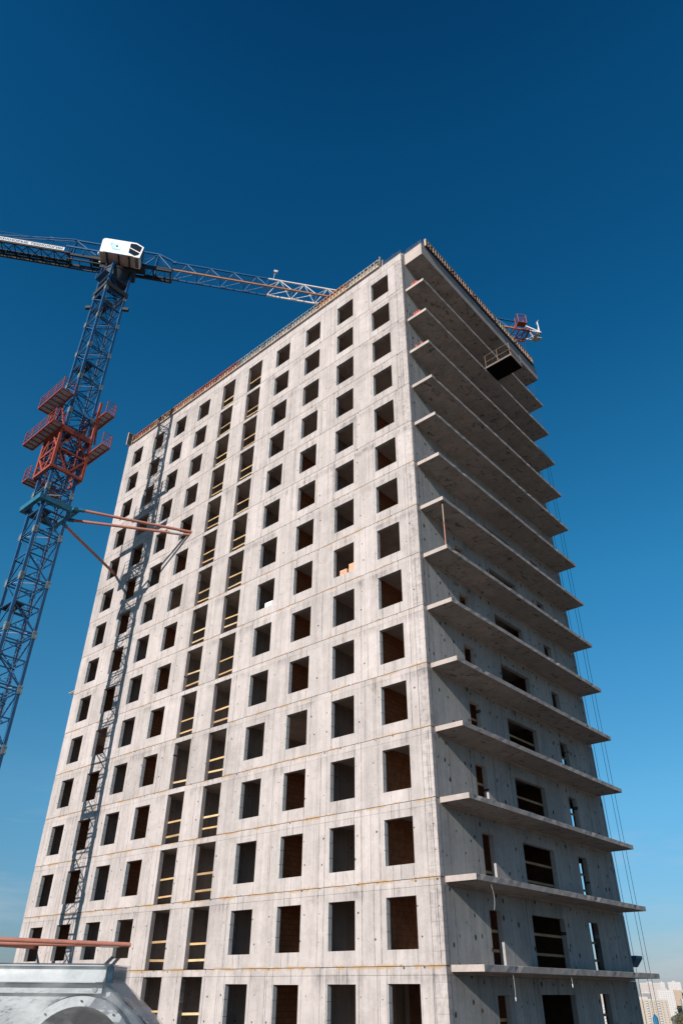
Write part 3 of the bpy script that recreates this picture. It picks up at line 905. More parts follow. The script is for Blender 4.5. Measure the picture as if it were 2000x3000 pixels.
# ---- mast head: heavy dark beams, stub beams, slewing ring
mb = MB()
for s in (-1, 1):
    mb.box(-1.12, 1.12, s * 1.0 - 0.12, s * 1.0 + 0.12, 51.25, 51.75)
    mb.box(s * 1.0 - 0.12, s * 1.0 + 0.12, -0.878, 0.878, 51.25, 51.745)
for q0, q1 in ((-1.0, -1.32), (1.0, 1.36)): MB().bar((q0, q0, 49.75), (q1, q1, 49.7), 0.26, 0.30).build('stub_beam', M['dark'], crane, UP)
mb.build('head_frame', M['dark'], crane, UP)
MB().box(-1.0, 1.0, -1.0, 1.0, 52.9, 53.0).build('head_plate', M['dark'], crane, UP)
mb = MB()
mb.tube((0, 0, 53.0), (0, 0, 54.15), 0.98, 24, 1.12)
mb.tube((0, 0, 54.16), (0, 0, 54.42), 1.18, 28)
mb.build('slewing_ring', M['dark'], crane, UP)
mb = MB()
for a in range(3):
    yy = -1.3 + 0.0 * a
mb.box(-0.4, 1.2, -1.6, -1.12, 52.6, 52.66)
for xx in (-0.4, 0.4, 1.2): mb.tube((xx, -1.6, 52.66), (xx, -1.6, 53.5), 0.02, 6)
for zz in (53.05, 53.5): mb.tube((-0.4, -1.6, zz), (1.2, -1.6, zz), 0.018, 6)
mb.build('head_platform', M['blue'], crane, UP)

def T(s, m, z):
    return (0.6 * s + 0.8 * m, 0.8 * s - 0.6 * m, z)
def sbox(mb, s0, s1, m0, m1, z0, z1):
    vs = [T(a, b, c) for a in (s0, s1) for b in (m0, m1) for c in (z0, z1)]
    mb.add(vs, [(0, 1, 3, 2), (4, 6, 7, 5), (0, 4, 5, 1), (2, 3, 7, 6), (0, 2, 6, 4), (1, 5, 7, 3)])
    return mb
mb = MB()
sbox(mb, -1.5, 1.6, -0.62, 0.62, 54.43, 55.35)
sbox(mb, -4.6, 4.9, 0.50, 0.68, 55.36, 55.62)
sbox(mb, -4.6, 4.9, -0.72, -0.54, 55.36, 55.62)
for s in (-4.4, -2.5, -0.5, 1.5, 3.2, 4.8): sbox(mb, s - 0.06, s + 0.06, -0.53, 0.49, 55.38, 55.58)
sbox(mb, -2.4, 2.4, -0.45, 0.45, 55.64, 56.1)
mb.build('slewing_platform', M['dark'], crane, UP)
mb = MB()
sbox(mb, -4.8, -1.0, 0.70, 0.82, 56.28, 56.46)
for s in (-4.5, -3.2): mb.bar(T(s, 0.74, 55.6), T(s, 0.74, 56.3), 0.10)
for m_ in (-0.45, 0.45):
    mb.bar(T(-4.4, m_, 55.6), T(-4.3, 0, 58.3), 0.13)
    mb.bar(T(3.3, m_, 55.6), T(3.3, 0, 58.35), 0.11)
    mb.bar(T(1.2, m_, 55.6), T(3.3, 0, 58.35), 0.08)
    mb.bar(T(5.0, m_, 55.75), T(3.3, 0, 58.35), 0.08)
    mb.bar(T(-1.5, m_, 55.6), T(-4.3, 0, 58.3), 0.08)
mb.bar(T(-4.5, 0, 58.35), T(3.3, 0, 58.41), 0.15)
mb.bar(T(3.3, 0, 58.41), T(4.95, 0, 57.62), 0.16)
sbox(mb, 4.75, 5.1, -0.10, 0.10, 57.45, 57.75)
mb.build('tower_head', M['blue'], crane, UP)
mb = MB()
sbox(mb, -4.6, -0.9, -0.62, -0.50, 54.95, 55.05)
sbox(mb, -4.6, -0.9, 0.40, 0.52, 54.95, 55.05)
for s in (-4.5, -3.4, -2.3, -1.2):
    mb.bar(T(s, -0.56, 55.0), T(s, -0.56, 55.36), 0.06)
    mb.bar(T(s, -0.56, 55.0), T(s, 0.46, 55.0), 0.06)
mb.build('service_gangway', M['dark'], crane, UP)

# ---- jib sections
def jib_section(s0, s1, n, chord, lower, lace, wire_deck=False):
    mb = MB()
    ds = (s1 - s0) / n
    zu, zl, hm = 57.6, 55.8, 0.57
    for i in range(n):
        a, c = s0 + ds * i, s0 + ds * (i + 1)
        mid = (a + c) / 2
        for m_ in (-hm, hm):
            mb.bar(T(mid, 0, zu), T(a, m_, zl), 0.055)
            mb.bar(T(mid, 0, zu), T(c, m_, zl), 0.055)
        mb.bar(T(a, -hm, zl), T(a, hm, zl), 0.055)
        mb.bar(T(a, -hm, zl), T(c, hm, zl), 0.045)
    mb.bar(T(s1 - 0.04, -hm, zl), T(s1 - 0.04, hm, zl), 0.07)
    mb.bar(T(s1 - 0.04, -hm, zl), T(s1 - 0.04, 0, zu), 0.055)
    mb.bar(T(s1 - 0.04, hm, zl), T(s1 - 0.04, 0, zu), 0.055)
    root = mb.build('jib_section', lace, crane, UP)
    MB().bar(T(s0, 0, zu), T(s1 - 0.02, 0, zu), 0.13).build('upper_chord', chord, root)
    MB().bar(T(s0, hm, zl), T(s1 - 0.02, hm, zl), 0.13, 0.16).build('lower_chord', lower, root)
    MB().bar(T(s0, -hm, zl), T(s1 - 0.02, -hm, zl), 0.13, 0.16).build('lower_chord', chord, root)
    if wire_deck:
        mb = MB()
        s = s0 + 0.3
        while s < s1 - 1.2:
            sbox(mb, s, s + 1.15, -0.50, -0.12, 55.86, 55.90)
            s += 1.2
        mb.build('walkway', M['dark'], root)
    return root
jib_section(5.0, 14.0, 4, M['blue'], M['rail'], M['blue'])
jib_section(14.0, 26.0, 5, M['jibwhite'], M['rail'], M['jibwhite'])
jib_section(26.0, 41.0, 7, M['blue'], M['rail'], M['blue'])
mb = MB()
for m_ in (-0.57, 0.57): mb.bar(T(2.3, m_, 55.72), T(4.98, m_, 55.8), 0.14)
for s in (2.6, 3.4, 4.2):
    mb.bar(T(s, -0.57, 55.75), T(s + 0.8, 0.57, 55.75), 0.05)
    mb.bar(T(s, -0.57, 55.75), T(s, 0.57, 55.75), 0.05)
mb.build('jib_root', M['dark'], crane, UP)
mb = MB()
for m_ in (-0.57, 0.57):
    mb.bar(T(41.02, m_, 55.8), T(42.3, m_, 55.8), 0.14)
    mb.bar(T(41.02, 0, 57.2), T(42.3, m_, 55.85), 0.09)
    mb.bar(T(41.3, m_, 55.8), T(42.2, -m_, 55.8), 0.06)
mb.bar(T(42.25, -0.66, 55.8), T(42.25, 0.66, 55.8), 0.14)
mb.bar(T(42.25, 0.5, 55.8), T(42.3, 0.35, 57.7), 0.08)
mb.bar(T(42.25, 0.05, 55.8), T(42.3, 0.35, 56.9), 0.06)
mb.bar(T(42.3, 0.05, 57.6), T(42.3, 0.6, 57.65), 0.05)
mb.build('jib_tip', M['jibwhite'], crane, UP)
mb = MB()
sbox(mb, 41.75, 42.2, -0.5, 0.5, 55.62, 55.70)
sbox(mb, 42.0, 42.5, -0.2, 0.25, 55.4, 55.6)
mb.build('tip_sheave_box', M['sleeve'], crane, UP)
for m_, zz in ((-0.15, 56.55), (0.12, 56.35)):
    MB().tube(T(3.4, m_, zz + 0.5), T(39.4, m_, zz), 0.013, 5).build('trolley_rope', M['dark'], crane, UP)
MB().tube((0.5, -0.6, GZ + 3), (0.55, -0.55, 52.8), 0.03, 6).build('power_cable', M['dark'], crane, UP)
jl = MB()
jl.tube(T(14.5, 0, 57.6), T(14.6, 0, 58.75), 0.025, 6)
jl.prism([T(14.45, -0.12, 58.7), T(14.8, -0.12, 58.7), T(14.9, -0.12, 58.95), T(14.5, -0.12, 59.0)], Vector(T(0, 0.26, 0)))
jl.build('floodlight', M['sleeve'], crane, UP)

# ---- trolley, basket, ropes, hook
mb = MB()
for m_ in (-0.74, 0.74):
    mb.bar(T(39.3, m_, 55.55), T(40.95, m_, 55.55), 0.12)
    for s in (39.4, 40.85): sbox(mb, s - 0.09, s + 0.09, m_ - 0.06, m_ + 0.06, 55.6, 55.98)
for s in (39.3, 39.85, 40.4, 40.95): mb.bar(T(s, -0.74, 55.5), T(s, 0.74, 55.5), 0.10)
mb.bar(T(39.3, -0.74, 55.5), T(40.95, 0.74, 55.5), 0.06)
for s, m_ in ((39.8, 0), (40.5, 0)): mb.bar(T(s, m_ - 0.3, 55.4), T(s, m_ - 0.2, 54.9), 0.09)
mb.build('trolley', M['red'], crane, UP)
mb = MB()
sbox(mb, 39.5, 40.4, 0.82, 1.45, 55.86, 55.92)
for s in (39.5, 40.4):
    for m_ in (0.82, 1.45): mb.bar(T(s, m_, 55.9), T(s, m_, 57.05), 0.05)
for zz in (56.45, 57.03):
    mb.bar(T(39.5, 1.45, zz), T(40.4, 1.45, zz), 0.04)
    mb.bar(T(39.5, 0.82, zz), T(40.4, 0.82, zz), 0.04)
    mb.bar(T(39.5, 0.82, zz), T(39.5, 1.45, zz), 0.04)
    mb.bar(T(40.4, 0.82, zz), T(40.4, 1.45, zz), 0.04)
mb.build('maintenance_basket', M['red'], crane, UP)
for s in (39.77, 40.38, 40.65):
    MB().tube(T(s, 0, -34.0), T(s, 0, 55.5), 0.014, 5).build('hoist_rope', M['dark'], crane, UP)
mb = MB()
sbox(mb, 39.7, 40.7, -0.12, 0.12, -34.9, -34.0)
mb.bar(T(40.2, 0, -34.9), T(40.2, 0, -35.5), 0.12)
mb.build('hook_block', M['red'], crane, UP)

# ---- counter jib with sign
mb = MB()
sbox(mb, -15.0, -4.4, 0.66, 0.80, 55.42, 55.62)
sbox(mb, -15.0, -4.4, -0.80, -0.62, 55.20, 55.62)
s = -4.6
while s > -14.9:
    mb.bar(T(s, -0.6, 55.5), T(s - 1.15, 0.66, 55.5), 0.06)
    mb.bar(T(s - 1.15, -0.6, 55.5), T(s, 0.66, 55.5), 0.06)
    mb.bar(T(s, -0.6, 55.5), T(s, 0.66, 55.5), 0.07)
    s -= 1.15
mb.build('counter_jib', M['dark'], crane, UP)
sbox(MB(), -15.0, -4.5, -0.58, -0.25, 55.63, 55.66).build('walkway', M['dark'], crane, UP)
for m_ in (0.74, -0.74):
    mb = MB()
    s = -4.7
    while s > -15:
        mb.bar(T(s, m_, 55.6), T(s, m_, 56.86), 0.04)
        s -= 1.45
    for zz in (56.25, 56.86): mb.bar(T(-4.7, m_, zz), T(-15, m_, zz), 0.032)
    mb.build('handrail', M['blue'], crane, UP)
for m_ in (-0.12, 0.12):
    mb = MB()
    mb.bar(T(-4.4, m_, 58.35), T(-6.5, m_, 57.97), 0.07, 0.10)
    mb.bar(T(-6.5, m_, 57.97), T(-14.6, m_, 56.4), 0.06, 0.09)
    sbox(mb, -6.7, -6.3, m_ - 0.05, m_ + 0.05, 57.88, 58.06)
    mb.build('tie_bar', M['blue'], crane, UP)
mb = MB()
for i in range(4): sbox(mb, -14.9 + 0.55 * i, -14.4 + 0.55 * i, -0.58, 0.6, 53.8, 56.4)
mb.build('counterweight', M['conI'], crane, UP)
sg = sbox(MB(), -10.85, -4.85, 0.815, 0.845, 55.56, 56.03).build('sign_board', M['signwhite'], crane, UP)

def text_mesh(body, size, name, mat, fit=None):
    cu = bpy.data.curves.new(name, 'FONT')
    cu.body = body
    cu.size = size
    cu.align_x = 'CENTER'
    cu.extrude = 0.003
    cu.offset = 0.012
    to = bpy.data.objects.new('tmp_text', cu)
    COL.objects.link(to)
    bpy.context.view_layer.update()
    dg = bpy.context.evaluated_depsgraph_get()
    me = bpy.data.meshes.new_from_object(to.evaluated_get(dg))
    bpy.data.objects.remove(to)
    me.name = name
    if fit:
        xs = [v.co.x for v in me.vertices]; ys = [v.co.y for v in me.vertices]
        sx, sy = fit[0] / (max(xs) - min(xs)), fit[1] / (max(ys) - min(ys))
        cx_, cy_ = (max(xs) + min(xs)) / 2, (max(ys) + min(ys)) / 2
        for v in me.vertices: v.co = ((v.co.x - cx_) * sx, (v.co.y - cy_) * sy, v.co.z)
    me.materials.clear()
    me.materials.append(mat)
    return me
ang = math.atan2(0.8, 0.6)
for word, w_, sc_ in (('КРАНОВЫЕ', 2.50, -9.27), ('ТЕХНОЛОГИИ', 2.80, -6.42)):
    me = text_mesh(word, 0.4, 'sign_word', M['letter'], (w_, 0.30))
    o = link('sign_word', me, sg)
    o.matrix_local = Matrix.Translation(T(sc_, 0.849, 55.79)) @ Matrix.Rotation(ang, 4, 'Z') @ Matrix.Rotation(math.pi / 2, 4, 'X')

# ---- operator cab
co = [(-1.48, 54.98), (-1.51, 56.62), (-1.45, 56.83), (-1.30, 56.95), (-1.1, 56.97), (1.5, 57.02), (2.22, 56.57), (2.06, 54.98)]
cab = MB().prism([T(s, 1.93, z) for s, z in co], Vector(T(0, -1.27, 0))).build('operator_cab', M['white'], crane, UP)
def flat(pts, m_, mat, name, th=0.012):
    return MB().prism([T(s, m_, z) for s, z in pts], Vector(T(0, th, 0))).build(name, mat, cab)
flat([(0.99, 56.80), (1.49, 56.84), (2.07, 56.50), (1.98, 55.75), (1.0, 56.24)], 1.932, M['glass'], 'side_window')
flat([(0.99, 56.12), (1.96, 55.62), (1.90, 55.32), (1.57, 55.12), (1.0, 55.44)], 1.932, M['glass'], 'side_window')
fw = MB()
fw.prism([T(2.215, 1.85, 56.50), T(2.215, 0.74, 56.50), T(2.115, 0.74, 55.40), T(2.115, 1.85, 55.40)], Vector(T(0.015, 0, -0.002)))
fw.build('front_window', M['glass'], cab)
lv = MB()
for i in range(9): sbox(lv, 1.62, 1.96, 0.74 + 0.125 * i, 0.82 + 0.125 * i, 54.955, 54.978)
lv.build('floor_louver', M['dark'], cab)
sbox(MB(), -1.46, 1.58, 0.68, 1.90, 54.955, 54.977).build('floor_panel', M['underside'], cab)
for s in (-0.85, 0.22, 1.15): sbox(MB(), s - 0.06, s + 0.06, 0.4, 1.96, 54.82, 54.952).build('floor_bearer', M['dark'], cab)
MB().tube(T(-1.15, 2.0, 54.90), T(1.5, 2.0, 54.90), 0.04, 8).build('grab_rail', M['blue'], cab)
lg = [(-0.69, 56.47), (-0.70, 56.10), (-0.66, 55.90), (-0.56, 55.72), (-0.39, 55.58), (-0.18, 55.53), (0.24, 55.53), (0.23, 56.10), (0.10, 56.0), (-0.10, 55.86), (-0.28, 55.88), (-0.36, 56.02), (-0.34, 56.2), (-0.22, 56.3), (-0.16, 56.46)]
flat(lg, 1.932, M['logopale'], 'logo', 0.006)
flat([(-0.69, 56.47), (-0.70, 56.10), (-0.62, 56.05), (-0.56, 56.47)], 1.939, M['logoblue'], 'logo', 0.004)
flat([(-0.56, 55.72), (-0.39, 55.58), (-0.18, 55.53), (0.24, 55.53), (0.24, 55.62), (-0.15, 55.63), (-0.36, 55.70), (-0.52, 55.82)], 1.939, M['logoblue'], 'logo', 0.004)
flat([(-0.12, 56.46), (0.06, 56.50), (-0.05, 56.36), (-0.14, 56.33)], 1.932, M['logoblue'], 'logo', 0.006)
flat([(-0.14 + 0.12 * math.cos(t * math.pi / 8), 56.09 + 0.12 * math.sin(t * math.pi / 8)) for t in range(16)], 1.932, M['dark'], 'logo', 0.007)
for s, m_ in ((-1.55, 1.6), (-1.5, 0.75), (-1.52, 1.75)):
    MB().tube(T(s, m_, 54.93), T(s - 0.12, m_, 54.93), 0.07, 10).build('lamp', M['white'], cab)

# ---- red climbing cage
CW = 1.22
mb = MB()
cc = [(-CW, -CW), (CW, -CW), (CW, CW), (-CW, CW)]
Z0, Z1, Z2 = 30.7, 34.3, 38.4
for i in range(4):
    a, b = cc[i], cc[(i + 1) % 4]
    mb.bar((*a, Z0), (*a, Z1 if i in (1,) else Z2), 0.19)
    mb.bar((*a, Z0), (*b, Z0), 0.20, 0.2)
    mb.bar((*a, Z1), (*b, Z1), 0.22, 0.46)
    mb.bar((*a, 32.45), (*b, 32.45), 0.13)
    mid = ((a[0] + b[0]) / 2, (a[1] + b[1]) / 2)
    for zz0, zz1 in ((Z0, 32.45), (Z1, 32.45)):
        mb.bar((*mid, zz0), (*a, zz1), 0.13)
        mb.bar((*mid, zz0), (*b, zz1), 0.13)
for i in (0, 2, 3):
    a = cc[i]
    mb.bar((a[0] * 0.98, a[1] * 1.25, Z1), (*a, Z2 - 0.2), 0.11)
for sy in (-1, 1):
    mb.bar((-CW, sy * CW, Z2 - 0.9), (CW if sy > 0 else CW, sy * CW, Z2 - 0.9), 0.12)
    mb.bar((-CW, sy * CW, Z1 + 0.3), (0.2, sy * CW, Z2 - 0.9), 0.09)
    mb.bar((CW, sy * CW, Z1 + 0.3), (-0.2, sy * CW, Z2 - 0.9), 0.09)
for i in range(4):
    a, b = cc[i], cc[(i + 1) % 4]
    for t_ in (0.33, 0.67):
        q = (a[0] + (b[0] - a[0]) * t_, a[1] + (b[1] - a[1]) * t_)
        mb.bar((*q, Z0), (*q, Z1), 0.05)
    for zz in (31.5, 33.4, 35.6, 36.6):
        if zz > Z1 and i in (0, 1): continue
        mb.bar((*a, zz), (*b, zz), 0.06)
cage = mb.build('climbing_cage', M['red'], crane, UP)
def cage_platform(x0, x1, y0, y1, z, rails):
    fl = MB().box(x0, x1, y0, y1, z + 0.05, z + 0.08)
    p = fl.build('platform', M['grate'], cage)
    mb = MB()
    for yy in (y0, y1): mb.bar((x0, yy, z), (x1, yy, z), 0.09)
    n = max(2, int((x1 - x0) / 0.55))
    for i in range(n + 1):
        xx = x0 + (x1 - x0) * i / n
        mb.bar((xx, y0, z), (xx, y1, z), 0.045 if 0 < i < n else 0.09)
    mb.build('platform_frame', M['red'], p)
    mb = MB()
    def run(a, b):
        a, b = Vector(a), Vector(b)
        n = max(1, int((b - a).length / 1.1))
        for i in range(n + 1):
            q = a + (b - a) * i / n
            mb.bar(q, q + Vector((0, 0, 1.12)), 0.055)
        for zz in (0.45, 0.8, 1.12): mb.bar(a + Vector((0, 0, zz)), b + Vector((0, 0, zz)), 0.038)
    e = 0.02
    if 'y0' in rails: run((x0, y0 + e, z + .08), (x1, y0 + e, z + .08))
    if 'y1' in rails: run((x0, y1 - e, z + .08), (x1, y1 - e, z + .08))
    if 'x0' in rails: run((x0 + e, y0, z + .08), (x0 + e, y1, z + .08))
    if 'x1' in rails: run((x1 - e, y0, z + .08), (x1 - e, y1, z + .08))
    mb.build('railing', M['red'], p)
cage_platform(-1.95, 1.6, -2.25, -1.25, 37.35, ('y0', 'x0', 'x1'))
cage_platform(-2.95, 1.6, -2.15, -1.35, 34.2, ('y0', 'x0', 'x1'))
cage_platform(-1.6, 2.35, 1.25, 2.0, 36.8, ('y1', 'x0', 'x1'))
cage_platform(-1.6, 2.9, 1.30, 2.0, 33.3, ('y1', 'x0', 'x1'))
cage_platform(-2.2, -1.35, -1.6, 1.2, 30.55, ('x0', 'y0', 'y1'))

# ---- tie collars and struts at two levels
def tie_level(z):
    mb = MB()
    e = 1.32
    for s in (-1, 1):
        mb.box(-e - 0.15, e + 0.15, s * e - 0.14, s * e + 0.14, z - 0.2, z + 0.2)
        mb.box(s * e - 0.14, s * e + 0.14, -e + 0.143, e - 0.143, z - 0.2, z + 0.197)
    mb.box(1.45, 1.75, 1.0, 1.5, z - 0.12, z + 0.12)
    mb.box(-1.75, -1.45, 1.2, 1.6, z - 0.12, z + 0.12)
    mb.build('tie_collar', M['teal'], crane, UP)
    def strut(p, q, sleeve=None):
        p, q = Vector(p) - Vector((CX, CY, 0)), Vector(q) - Vector((CX, CY, 0))
        st = MB().tube(p, q, 0.108, 14).build('tie_strut', M['salmon'], crane, UP)
        if sleeve:
            MB().tube(p.lerp(q, sleeve[0]), p.lerp(q, sleeve[1]), 0.13, 14).build('sleeve', M['sleeve'], st)
        MB().tube(p, p.lerp(q, 0.05), 0.145, 12).build('end_fork', M['teal'], st)
    strut((-24.45, -7.15, z), (-20.35, 0.35, z - 0.12))
    strut((-26.0, -7.05, z - 0.15), (-20.85, 0.30, z - 0.12), (0.82, 0.93))
    strut((-26.9, -6.9, z - 0.05), (-30.85, 0.35, z))
tie_level(27.85)
tie_level(1.32)

# ================================================================== NEIGHBOURING ROOF (the photographer stands on it)
DZ = -2.4
dk = MB().box(7, 45, -62, -15.5, DZ - 0.35, DZ).build('roof_deck', M['conI'])
dk['kind'] = 'structure'
lw = MB()
lw.box(7.4, 44.6, -61.6, -15.9, GZ, DZ - 0.352)
o = lw.build('lower_block', M['conA'])
tag(o, 'lower concrete block carrying the roof terrace in front of the tower', 'building')

# ================================================================== WRAPPED FAN in the foreground
RX, RY = Vector((0.7489, 0.6627, 0)), Vector((-0.6627, 0.7489, 0))
fl = Vector((17.9372, -26.1548, -0.8071)) + RX * (-1.40) + RY * 4.35
fan = empty('centrifugal_fan', (fl.x, fl.y, DZ), None, math.atan2(0.6627, 0.7489))
tag(fan, 'galvanised centrifugal fan wrapped in shiny clear film in the foreground', 'fan')
FCX, FCZ = 0.152, 1.268
def scroll(scale=0.0):
    pts = [(0.235, 1.64)]
    n = 40
    for i in range(n + 1):
        t = i / n
        a = math.radians(52 - t * 232)
        R = 0.335 + 0.27 * t + scale
        pts.append((FCX + R * math.cos(a), FCZ + R * math.sin(a)))
    pts.append((FCX - 0.605 - scale, 1.64))
    return pts
sc_pts = scroll()
# side plates with the inlet hole cut as a ring strip
def plate_with_hole(y, th):
    mb = MB()
    n = len(sc_pts)
    inner = []
    for (x_, z_) in sc_pts:
        d = Vector((x_ - FCX, z_ - FCZ)).normalized()
        inner.append((FCX + d.x * 0.285, FCZ + d.y * 0.285))
    for yy in (y, y + th):
        for i in range(n):
            a, b = sc_pts[i], sc_pts[(i + 1) % n]
            c, d = inner[(i + 1) % n], inner[i]
            if (Vector(a) - Vector(b)).length > 0.5:
                k_ = 8
                for j in range(k_):
                    p = Vector(a).lerp(Vector(b), j / k_); q = Vector(a).lerp(Vector(b), (j + 1) / k_)
                    dp, dq = (p - Vector((FCX, FCZ))).normalized(), (q - Vector((FCX, FCZ))).normalized()
                    mb.poly([(p.x, yy, p.y), (q.x, yy, q.y), (FCX + dq.x * .285, yy, FCZ + dq.y * .285), (FCX + dp.x * .285, yy, FCZ + dp.y * .285)])
            else:
                mb.poly([(a[0], yy, a[1]), (b[0], yy, b[1]), (c[0], yy, c[1]), (d[0], yy, d[1])])
    return mb
plate_with_hole(-0.16, 0.003).build('front_plate', M['galv'], fan)
MB().prism([(x_, 0.16, z_) for x_, z_ in sc_pts], (0, 0.003, 0)).build('rear_plate', M['galv'], fan)
mb = MB()
for a, b in zip(sc_pts[:-1], sc_pts[1:]):
    mb.poly([(a[0], -0.158, a[1]), (b[0], -0.158, b[1]), (b[0], 0.158, b[1]), (a[0], 0.158, a[1])], True)
mb.build('scroll_casing', M['galv'], fan)
# outlet flange: channel frame all round the mouth
mb = MB()
x0, x1 = FCX - 0.66, 0.245
mb.box(x0, x1, -0.20, -0.165, 1.622, 1.686)
mb.box(x0, x1, -0.225, -0.165, 1.686, 1.690)
mb.box(x0, x1, -0.225, -0.165, 1.618, 1.6215)
mb.box(x0, x1, 0.166, 0.205, 1.622, 1.69)
mb.box(x1 - 0.03, x1 + 0.008, -0.164, 0.165, 1.622, 1.69)
mb.box(x0 - 0.008, x0 + 0.03, -0.164, 0.165, 1.622, 1.69)
mb.build('outlet_flange', M['galv'], fan)
MB().box(x0 + 0.031, x1 - 0.031, -0.163, 0.164, 1.655, 1.66).build('outlet_cover', M['galv'], fan)
MB().box(x0 + 0.1, x1 - 0.01, -0.185, -0.166, 1.575, 1.612).build('stiffener', M['galv'], fan)
MB().tube((0.20, -0.19, 1.592), (0.20, -0.166, 1.592), 0.012, 10).build('bolt', M['plate'], fan)
# inlet ring and cone
def ring(r0, r1, y0, y1, n=56, smooth=True):
    mb = MB()
    pr = [(r0, y0), (r1, y0), (r1, y1), (r0, y1)]
    vs, fs = [], []
    for i in range(n):
        a = 2 * math.pi * i / n
        for r_, y_ in pr: vs.append((FCX + r_ * math.cos(a), y_, FCZ + r_ * math.sin(a)))
    for i in range(n):
        j = (i + 1) % n
        for q in range(4): fs.append((4 * i + q, 4 * i + (q + 1) % 4, 4 * j + (q + 1) % 4, 4 * j + q))
    mb.add(vs, fs)
    return mb
M['ringmetal'] = paint('pale_zinc', (0.40, 0.42, 0.43), 0.45, 0.2, (0.30, 0.31, 0.32), 0.2, 6.0, 0.06)
ring(0.256, 0.297, -0.205, -0.192).build('inlet_ring', M['ringmetal'], fan)
ring(0.298, 0.305, -0.1675, -0.1635).build('ring_shadow_line', M['dark'], fan)  # thin dark ring added as a painted shadow line around the inlet ring
ring(0.286, 0.290, -0.191, -0.1635).build('inlet_collar', M['dark'], fan)
mb = MB()
prof = [(0.258, -0.20), (0.240, -0.15), (0.222, -0.10), (0.212, -0.05), (0.210, 0.0)]
n = 48
vs = [(FCX + r_ * math.cos(2 * math.pi * i / n), y_, FCZ + r_ * math.sin(2 * math.pi * i / n)) for i in range(n) for r_, y_ in prof]
mb.add(vs, [(5 * i + q, 5 * i + q + 1, 5 * ((i + 1) % n) + q + 1, 5 * ((i + 1) % n) + q) for i in range(n) for q in range(4)], True)
M['conemetal'] = paint('shade_darkened_zinc', (0.055, 0.065, 0.075), 0.35, 0.2, (0.03, 0.035, 0.04), 0.3, 5.0, 0.1)  # zinc darkened so the cone carries the cavity shade in its colour
mb.build('inlet_cone', M['conemetal'], fan)
MB().prism([(x_ * 0.97 + FCX * 0.03, 0.150, z_ * 0.97 + FCZ * 0.03) for x_, z_ in sc_pts], (0, 0.004, 0)).build('cavity_shade_sheet', M['dark'], fan)  # added dark sheet, paints shade into the fan cavity
mb = MB()
for i in range(12):
    a = 2 * math.pi * i / 12
    ca, sa = math.cos(a), math.sin(a)
    cb, sb_ = math.cos(a + 0.35), math.sin(a + 0.35)
    mb.poly([(FCX + .10 * ca, 0.0, FCZ + .10 * sa), (FCX + .205 * cb, 0.0, FCZ + .205 * sb_), (FCX + .205 * cb, 0.14, FCZ + .205 * sb_), (FCX + .10 * ca, 0.14, FCZ + .10 * sa)])
mb.tube((FCX, 0.02, FCZ), (FCX, 0.15, FCZ), 0.06, 16)
mb.build('impeller', M['dark'], fan)
mb = MB()
for i in range(10):
    a = 2 * math.pi * (i + 0.5) / 10
    mb.tube((FCX + .277 * math.cos(a), -0.213, FCZ + .277 * math.sin(a)), (FCX + .277 * math.cos(a), -0.204, FCZ + .277 * math.sin(a)), 0.0045, 8)
mb.build('rivet', M['dark'], fan)
mb = MB()
for xx in (-0.45, 0.6):
    for yy in (-0.28, 0.28):
        mb.bar((xx, yy, 0.0), (xx, yy, 0.72), 0.05)
    mb.bar((xx, -0.3, 0.70), (xx, 0.3, 0.70), 0.05)
mb.bar((-0.47, -0.28, 0.69), (0.62, -0.28, 0.69), 0.05)
mb.bar((-0.47, 0.28, 0.69), (0.62, 0.28, 0.69), 0.05)
mb.build('stand', M['galv'], fan)
# clear film pulled round the whole fan
def film():
    rnd = random.Random(3)
    out = [(x0 - 0.012, 1.697), (x1 + 0.016, 1.697), (x1 + 0.018, 1.61)]
    for i in range(26):
        t = i / 25
        a = math.radians(38 - t * 218)
        R = 0.345 + 0.275 * t
        out.append((FCX + R * math.cos(a) + 0.012, FCZ + R * math.sin(a)))
    # resample densely
    res = []
    for a, b in zip(out, out[1:] + out[:1]):
        L = (Vector(a) - Vector(b)).length
        k_ = max(1, int(L / 0.03))
        for j in range(k_): res.append(Vector(a).lerp(Vector(b), j / k_))
    c = Vector((FCX - 0.05, FCZ + 0.1))
    rows = [(-0.236, 0.0), (-0.236, 0.25), (-0.233, 0.5), (-0.231, 0.75), (-0.231, 0.97), (-0.222, 1.0), (-0.1, 0.995), (0.0, 0.99), (0.1, 0.995), (0.212, 1.0)]
    vs, fs = [], []
    N = len(res)
    for y_, sc_ in rows:
        for q in res:
            p = c + (q - c) * sc_
            j = rnd.uniform(-1, 1) * 0.0006
            vs.append((p.x, y_ + j, p.y + (j if sc_ < 0.97 else j * 0.3)))
    for r_ in range(len(rows) - 1):
        for i in range(N):
            fs.append((r_ * N + i, r_ * N + (i + 1) % N, (r_ + 1) * N + (i + 1) % N, (r_ + 1) * N + i))
    mb = MB()
    mb.add(vs, fs, True)
    return mb
film().build('wrapping_film', M['film'], fan)

